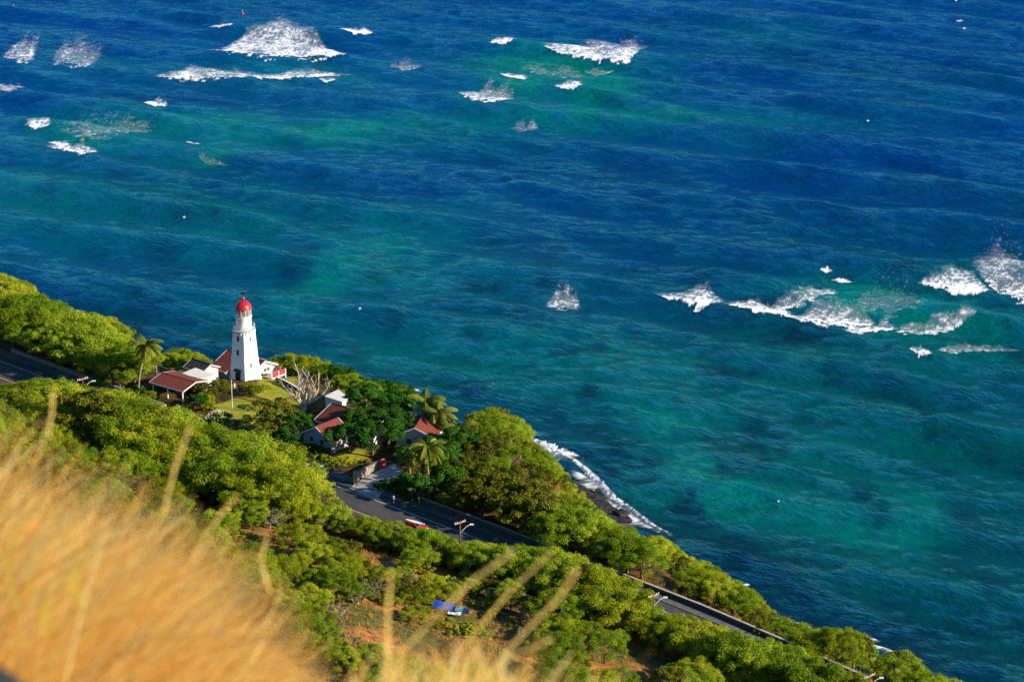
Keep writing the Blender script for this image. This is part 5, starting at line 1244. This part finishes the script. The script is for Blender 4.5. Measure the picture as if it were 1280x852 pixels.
# dry grass tufts on the slope (nobody could count the blades)
def tufts(name, n, m, region, hmin, hmax, w, seed, cl=6):
    g = np.random.default_rng(seed); x = g.uniform(region[0], region[1], n); y = g.uniform(region[2], region[3], n)
    r = sdist(x, y, road)[0]; d = -sdist(x, y, coast)[0]; sn = fbm(x / 11, y / 11, 3, 301)
    ok = (((r < -5.5) & (g.random(n) < .25 + 1.6 * np.clip(sn - .45, 0, 1))) | ((r > 11.5) & (d > 4) & (g.random(n) < .25) & (x > 0)))
    x, y = x[ok], y[ok]; x = np.repeat(x, cl) + g.normal(size=len(x) * cl) * .22; y = np.repeat(y, cl) + g.normal(size=len(y) * cl) * .22
    z = terr(x, y); k = len(x); h = g.uniform(hmin, hmax, k); a = g.uniform(0, 6.28, k); lean = g.normal(size=(k, 2)) * .3 * h[:, None]
    bx, by = np.cos(a) * w, np.sin(a) * w
    V = np.stack([np.stack([x - bx, y - by, z - .05], -1), np.stack([x + bx, y + by, z - .05], -1), np.stack([x + lean[:, 0] + bx * .2, y + lean[:, 1] + by * .2, z + h], -1), np.stack([x + lean[:, 0] - bx * .2, y + lean[:, 1] - by * .2, z + h], -1)], 1).reshape(-1, 3)
    me = mesh_np(name, V, np.arange(4 * k).reshape(-1, 4), m); attr_f(me, 'tone', np.repeat(g.random(k), 4)); return link(name, me)
tag(tufts('hillside_grass', 30000, M['dryclump'], (-125, 95, 340, 530), .25, .7, .06, 5), 'dry orange brown grass tufts covering the bare soil of the slope', 'dry grass', kind='stuff')
tag(tufts('low_weeds', 16000, M['grey'], (-125, 95, 340, 530), .2, .6, .07, 6, 5), 'grey green low weeds between the bushes of the slope', 'weeds', kind='stuff')

# ------------------------------------------------------------------ near grass on the summit ledge
bnd = [(-60, 490), (0, 500), (60, 520), (110, 568), (180, 596), (250, 634), (310, 676), (360, 722), (385, 755), (395, 790), (430, 812), (520, 815), (640, 812), (720, 842)]
def near_grass():
    g = np.random.default_rng(12); V = []; Fc = []; tone = []; nb = 0; K = 8
    for ci in range(16000):
        if nb > 17000: break
        low = ci % 16 == 0
        cy_ = g.uniform(4.3, 7.2); cx_ = g.uniform(-.24 * cy_ - .25, -.06 * cy_ + .05) if not low else g.uniform(-.10 * cy_, .05 * cy_)
        caz = g.normal() * .9 + .15; cl = g.uniform(.25, 1.5); ct = g.random(); ch = g.uniform(.3, 1.1); cc = g.uniform(.3, 1.3)
        for bi in range(int(g.uniform(5, 16))):
            x0 = cx_ + g.normal() * .03; y0 = cy_ + g.normal() * .03; z0 = near_z(x0, y0)
            h = ch * g.uniform(.7, 1.2); lean = cl * g.uniform(.6, 1.3); az = caz + g.normal() * .35
            p = np.array([x0, y0, z0 - .05]); d = np.array([math.cos(az) * lean * .45, math.sin(az) * lean * .45, 1.0]); pts = [p]; st = h * 1.15 / K
            for k in range(K):
                d = d + np.array([math.cos(az) * .10 * cc * lean + .05, math.sin(az) * .06 * cc, -.20 * cc * lean]); dn = d / np.linalg.norm(d); p = p + dn * st; pts.append(p)
            ok = True; inside = 0
            for q in pts[2:]:
                uu, vv = proj(q[0], q[1], q[2]); lim = float(np.interp(uu, [b[0] for b in bnd], [b[1] for b in bnd], right=900))
                if vv < lim - abs(g.normal()) * 6 or (uu > 400 + abs(g.normal()) * 16 and not low): ok = False; break
                if uu > -90 and vv < 930: inside += 1
            if not ok or inside == 0: continue
            w = .0014 + .0055 * g.random() ** 2.2; wa = g.uniform(0, 6.28); wv = np.array([math.cos(wa), math.sin(wa) * .5, .2]) * w
            b = len(V)
            for k, q in enumerate(pts):
                f = 1 - .85 * k / K; V.append(q - wv * f); V.append(q + wv * f)
            for k in range(K): Fc.append((b + 2 * k, b + 2 * k + 1, b + 2 * k + 3, b + 2 * k + 2))
            tone += [min(1, max(0, ct * .95 + .35 * (g.random() - .25)))] * (2 * K + 2); nb += 1
    print('blades', nb); return V, Fc, tone
def near_z(x, y):
    return float(np.interp(y, gy_near, zrow(x)))
gy_near = np.arange(0, 9, .2)
_zc = {}
def zrow(x):
    k = round(x, 1)
    if k not in _zc: _zc[k] = terr(np.full(gy_near.shape, k), gy_near)
    return _zc[k]
NB = 10000
M['straw'] = leafmat('straw_blade', (.40, .16, .03), (1.0, .59, .10), (1.0, .84, .36), .6, 0)
V, Fc, tone = near_grass(); me = mesh_np('summit_grass', V, Fc, M['straw']); attr_f(me, 'tone', tone)
tag(link('summit_grass', me), 'mass of golden dry grass close to the camera, out of focus', 'dry grass', kind='stuff')
def blades(name, label, pts_px, depth, n, m, spread, seed, w=.006, cat='grass clump'):
    g = random.Random(seed); mb = MB(); P0 = []
    for (u, v) in pts_px:
        a_ = (u - 640) / F; b_ = (426 - v) / F; t = depth / (cp + b_ * sp); P0.append(Vector((a_ * t, depth, CAMZ + (-sp + b_ * cp) * t)))
    base = P0[0]; r = thing(name, label, cat, tuple(base))
    for i in range(n):
        off = Vector((g.gauss(0, spread), g.gauss(0, spread), g.gauss(0, spread * .3))); pts = [(p - base) + off * (.5 + .8 * k / len(P0)) for k, p in enumerate(P0)]
        ww = Vector((w, w * .4, 0))
        for k in range(len(pts) - 1):
            f0_, f1_ = 1 - .8 * k / (len(pts) - 1), 1 - .8 * (k + 1) / (len(pts) - 1)
            mb.poly([pts[k] - ww * f0_, pts[k] + ww * f0_, pts[k + 1] + ww * f1_, pts[k + 1] - ww * f1_])
    o = mb.build('blade', m, r); attr_f(o.data, 'tone', np.random.default_rng(seed).random(len(o.data.vertices))); return r
M['freshblade'] = leafmat('fresh_blade', (.3, .30, .02), (.45, .44, .03), (.55, .52, .05), .4, 0)
blades('green_blades', 'out of focus green blades in the near grass, upper left cluster', [(30, 760), (22, 720), (25, 690), (38, 660)], 4.9, 3, M['freshblade'], .020, 1, w=.0022)
blades('green_blades', 'out of focus long green blade arching through the near grass, lower of them', [(52, 790), (55, 760), (62, 735), (72, 715)], 4.8, 3, M['freshblade'], .012, 2, w=.0022)
blades('green_blades', 'out of focus short green blades right of the arching one', [(100, 760), (80, 720), (95, 690), (125, 675)], 4.9, 3, M['freshblade'], .016, 3, w=.0022)
def stalk(label, pts_px, depth, seed, wid=.011, dens=170):
    dens = int(dens * .65); wid *= .62
    g = random.Random(seed); P0 = []
    for (u, v) in pts_px:
        a_ = (u - 640) / F; b_ = (426 - v) / F; t = depth / (cp + b_ * sp); P0.append(Vector((a_ * t, depth, CAMZ + (-sp + b_ * cp) * t)))
    base = P0[0]; r = thing('grass_stalk', label, 'grass stalk', tuple(base), 0, 'tall seeding grass stalks near the camera'); pts = [p - base for p in P0]
    so = MB().tube(pts, [.0022] * (len(pts) - 1) + [.001], 5).build('stem', M['straw'], r); attr_f(so.data, 'tone', np.full(len(so.data.vertices), .95))
    hd = MB(); L = len(pts) - 1
    for i in range(dens):
        f = L * (.38 + .62 * g.random()); k = min(int(f), L - 1); q = pts[k].lerp(pts[k + 1], f - k); t = (pts[k + 1] - pts[k]).normalized()
        s_ = (t.cross(Vector((g.gauss(0, 1), g.gauss(0, 1), g.gauss(0, 1))))).normalized(); tip = q + (s_ * .8 + t * .9).normalized() * wid * g.uniform(.6, 1.5); ww = t.cross(s_) * .0007 + s_ * .0004
        hd.poly([q - ww, q + ww, tip + ww, tip - ww])
    o = hd.build('seed_head', M['straw'], r); attr_f(o.data, 'tone', np.full(len(o.data.vertices), g.uniform(.75, 1))); return r
stalk('blurred seed stalk leaning right over the road at centre, longest', [(420, 900), (470, 850), (530, 785), (590, 725), (640, 690)], 4.4, 1, .012, 170)
stalk('blurred seed stalk rising towards the stone wall, rightmost', [(560, 900), (610, 840), (660, 785), (700, 745), (722, 712)], 4.4, 2, .012, 160)
stalk('blurred short upright seed stalk left of the blue tarp', [(488, 900), (486, 850), (484, 790), (486, 745), (490, 712)], 4.4, 3, .010, 110)
stalk('blurred thin seed stalk crossing trees right of the near grass', [(205, 640), (212, 610), (220, 580), (230, 555), (238, 533)], 5.0, 4, .009, 100)
stalk('blurred arching seed stalk at the right rim of near grass', [(240, 700), (255, 672), (272, 648), (285, 632), (297, 620)], 5.0, 5, .009, 100)
stalk('blurred upright seed stalk above the right part of near grass', [(338, 740), (330, 715), (326, 700), (330, 685), (334, 672)], 5.0, 6, .009, 110)
stalk('blurred seed stalk just right of the longest one, fainter', [(520, 890), (570, 820), (610, 770), (640, 735), (690, 690)], 4.8, 7, .009, 110)
stalk('blurred low seed stalk along the bottom edge at centre', [(540, 900), (575, 870), (610, 840), (650, 815), (690, 798)], 4.2, 8, .010, 100)
stalk('blurred low seed stalk at the bottom edge left of centre', [(430, 910), (450, 880), (475, 855), (500, 835), (530, 820)], 4.2, 9, .010, 100)
stalk('blurred seed stalk above the shaded road at far left, faint', [(60, 545), (62, 530), (65, 515), (66, 500), (64, 487)], 5.2, 10, .006, 40)
rk = thing('near_rock', 'blurred dark rock cutting the bottom left corner', 'rock', (-.70, 3.0, CAMZ - 1.66))
m_ = MB(); g = random.Random(9); nn_ = 12
for i in range(7):
    e_ = i / 6 * math.pi
    for k in range(nn_): a_ = 6.283 * k / nn_; q_ = .19 * (1 + g.uniform(-.12, .12)); m_.v.append((math.cos(a_) * math.sin(e_) * q_, math.sin(a_) * math.sin(e_) * q_, math.cos(e_) * q_ * .8))
for i in range(6):
    for k in range(nn_): l_ = (k + 1) % nn_; m_.f.append((i * nn_ + k, (i + 1) * nn_ + k, (i + 1) * nn_ + l_, i * nn_ + l_))
m_.build('boulder', M['rock'], rk)

# ------------------------------------------------------------------ labels for the trees: each found from a landmark near it
LM = [('the lighthouse', 306, 470), ('the open carport', 218, 480), ('the leftmost utility pole', 103, 478), ('the white road sign', 222, 512), ('the flowering bush', 275, 522), ('the bleached bare tree', 382, 492), ('the grey gabled cottage', 400, 548), ('the garden fence', 360, 478),
      ('the pole left of the driveway', 387, 590), ('the driveway gate', 458, 615), ('the red arched panel', 478, 580), ('the palm cottage', 522, 545), ('the skirted coconut palm', 534, 575), ('the low spreading palm', 574, 545), ('the leaning left palm', 178, 450), ('the red parked car', 518, 655),
      ('the pole right of the red car', 575, 662), ('the short concrete edge', 579, 711), ('the blue tarp shelter', 558, 764), ('the teal litter sheet', 759, 749), ('the pole beside the stone wall', 817, 755), ('the right end of the wall', 960, 812), ('the cut off pole at lower right', 1088, 845),
      ('the top of the surf', 665, 558), ('the lower end of the surf', 820, 670), ('the middle of the surf', 735, 610), ('the left edge treetops', 10, 370), ('the shaded road at far left', 20, 455), ('the long red roofed house', 455, 520), ('the tip of the longest near stalk', 640, 690), ('the tip of the rightmost near stalk', 722, 712),
      ('the bottom edge under the tarp', 640, 850), ('the bottom edge at right', 900, 850), ('the last small wash', 1130, 830), ('the dark shore rocks', 970, 785), ('the near grass rim', 300, 640), ('the near grass right side', 400, 740), ('the near grass top left', 60, 525)]
DIRS = ['right of', 'lower right of', 'below', 'lower left of', 'left of', 'upper left of', 'above', 'upper right of']
KN = {'kiawe': ('yellow green feathery', 'kiawe_tree', 'tree', 'yellow green feathery thorn trees'), 'green': ('bright green', 'thorn_tree', 'tree', 'bright green thorn trees'), 'olive': ('olive toned', 'olive_green_tree', 'tree', 'olive toned trees'), 'broad': ('dark broadleaf', 'broadleaf_tree', 'tree', 'dark broadleaf trees'),
      'grey': ('dry grey', 'dry_tree', 'tree', 'dry grey half bare trees'), 'bush': ('low green', 'bush', 'bush', 'low bushes on the slope'), 'yelbush': ('yellowish', 'bush', 'bush', 'yellowish bushes'), 'darkbush': ('dark leaved', 'bush', 'bush', 'dark leaved garden bushes')}
buckets = {}
for o, kind, s, (u, v, ut, vt, w) in trees:
    vm = (v + vt) / 2; best = min(LM, key=lambda q: (q[1] - u) ** 2 + 2.5 * (q[2] - vm) ** 2)
    a_ = math.atan2((vm - best[2]) * 1.3, u - best[1]); di = DIRS[int(round(a_ / (math.pi / 4))) % 8]
    buckets.setdefault((kind, best[0], di), []).append((math.hypot(u - best[1], vm - best[2]), o, s))
ORD = ['nearest', 'second nearest', 'third nearest', 'fourth nearest', 'fifth nearest', 'sixth nearest', 'seventh nearest', 'eighth nearest', 'ninth nearest', 'tenth nearest', 'eleventh nearest', 'twelfth nearest', 'thirteenth nearest', 'fourteenth nearest', 'fifteenth nearest', 'sixteenth nearest', 'seventeenth nearest', 'eighteenth nearest', 'nineteenth nearest', 'twentieth nearest']
for (kind, lm, di), lst in buckets.items():
    lst.sort(key=lambda q: q[0]); adj, nm, cat, grp = KN[kind]
    for i, (dd_, o, s) in enumerate(lst):
        word = 'tree' if cat == 'tree' else 'bush'
        lab = f'{adj} {word} {di} {lm}' if len(lst) == 1 else f'{ORD[min(i, 19)]} {adj} {word} {di} {lm}'
        o.name = nm; tag(o, lab, cat, grp)
        if 'kind_' in o: del o['kind_']

# dark boulders along the water's edge
rkr = random.Random(31); base_rock = None; rl_ = []
for k, (u, v) in enumerate([(655, 553), (704, 574), (748, 612), (778, 641), (829, 678), (905, 733), (934, 750), (952, 762), (962, 775), (978, 778), (992, 786), (1008, 793), (1030, 799), (1052, 797), (1075, 804), (1092, 815), (1112, 824), (1135, 832), (915, 728), (970, 768), (1040, 791)]):
    x, y = P(u, v, .1)
    if base_rock is None:
        m_ = MB(); nn_ = 10
        for i in range(7):
            e_ = i / 6 * math.pi
            for q in range(nn_): a_ = 6.283 * q / nn_; w_ = 1 + rkr.uniform(-.25, .25); m_.v.append((math.cos(a_) * math.sin(e_) * w_, math.sin(a_) * math.sin(e_) * w_, math.cos(e_) * .55 * w_))
        for i in range(6):
            for q in range(nn_): l_ = (q + 1) % nn_; m_.f.append((i * nn_ + q, (i + 1) * nn_ + q, (i + 1) * nn_ + l_, i * nn_ + l_))
        base_rock = o = m_.build('shore_rock', M['rock'])
    else: o = base_rock.copy(); col.objects.link(o)
    sc_ = rkr.uniform(.6, 1.5); o.location = (x, y, .1); o.scale = (sc_ * rkr.uniform(.8, 1.5), sc_, sc_ * rkr.uniform(.6, 1.1)); o.rotation_euler = (0, 0, rkr.uniform(0, 6.28)); rl_.append((u, o))
rl_.sort(key=lambda q: q[0])
for k, (u, o) in enumerate(rl_):
    part_ = 'beside the dark beach' if u < 850 else 'along the lower right shore'
    n_ = k if u < 850 else k - sum(1 for q in rl_ if q[0] < 850)
    tag(o, f'dark wet rock {part_}, {["leftmost", "second", "third", "fourth", "fifth", "sixth", "seventh", "eighth", "ninth", "tenth", "eleventh", "twelfth", "thirteenth", "fourteenth", "fifteenth", "sixteenth"][n_]} from the left'.replace('leftmost from the left', 'the leftmost one'), 'rock', 'dark rocks at the water line')
# low fan of blurred seeding grass along the bottom edge
g = np.random.default_rng(44); V = []; Fc = []; tone = []
for k in range(520):
    dep_ = g.uniform(3.9, 4.8); ub = 560 + g.normal() * 80; vb = g.uniform(880, 960); ln = g.uniform(40, 130); an = g.normal() * .5 + .45
    if ub < 400: continue
    P_ = []
    for t in np.linspace(0, 1, 6):
        u = ub + math.sin(an) * ln * t + 14 * t * t; v = max(vb - math.cos(an) * ln * t * (1 - .12 * t), 792 + abs(g.normal()) * 4); a_ = (u - 640) / F; b_ = (426 - v) / F; tt_ = dep_ / (cp + b_ * sp); P_.append(np.array([a_ * tt_, dep_, CAMZ + (-sp + b_ * cp) * tt_]))
    w = g.uniform(.001, .0045); b = len(V)
    for q, p in enumerate(P_): f = 1 - .7 * q / 5; V.append(p - np.array([w * f, 0, w * .3])); V.append(p + np.array([w * f, .001, w * .3]))
    for q in range(5): Fc.append((b + 2 * q, b + 2 * q + 1, b + 2 * q + 3, b + 2 * q + 2))
    tone += [g.uniform(.35, 1)] * 12
me = mesh_np('bottom_grass', V, Fc, M['straw']); attr_f(me, 'tone', tone)
tag(link('bottom_grass', me), 'hazy fan of golden grass along the bottom edge at centre, out of focus', 'dry grass', kind='stuff')
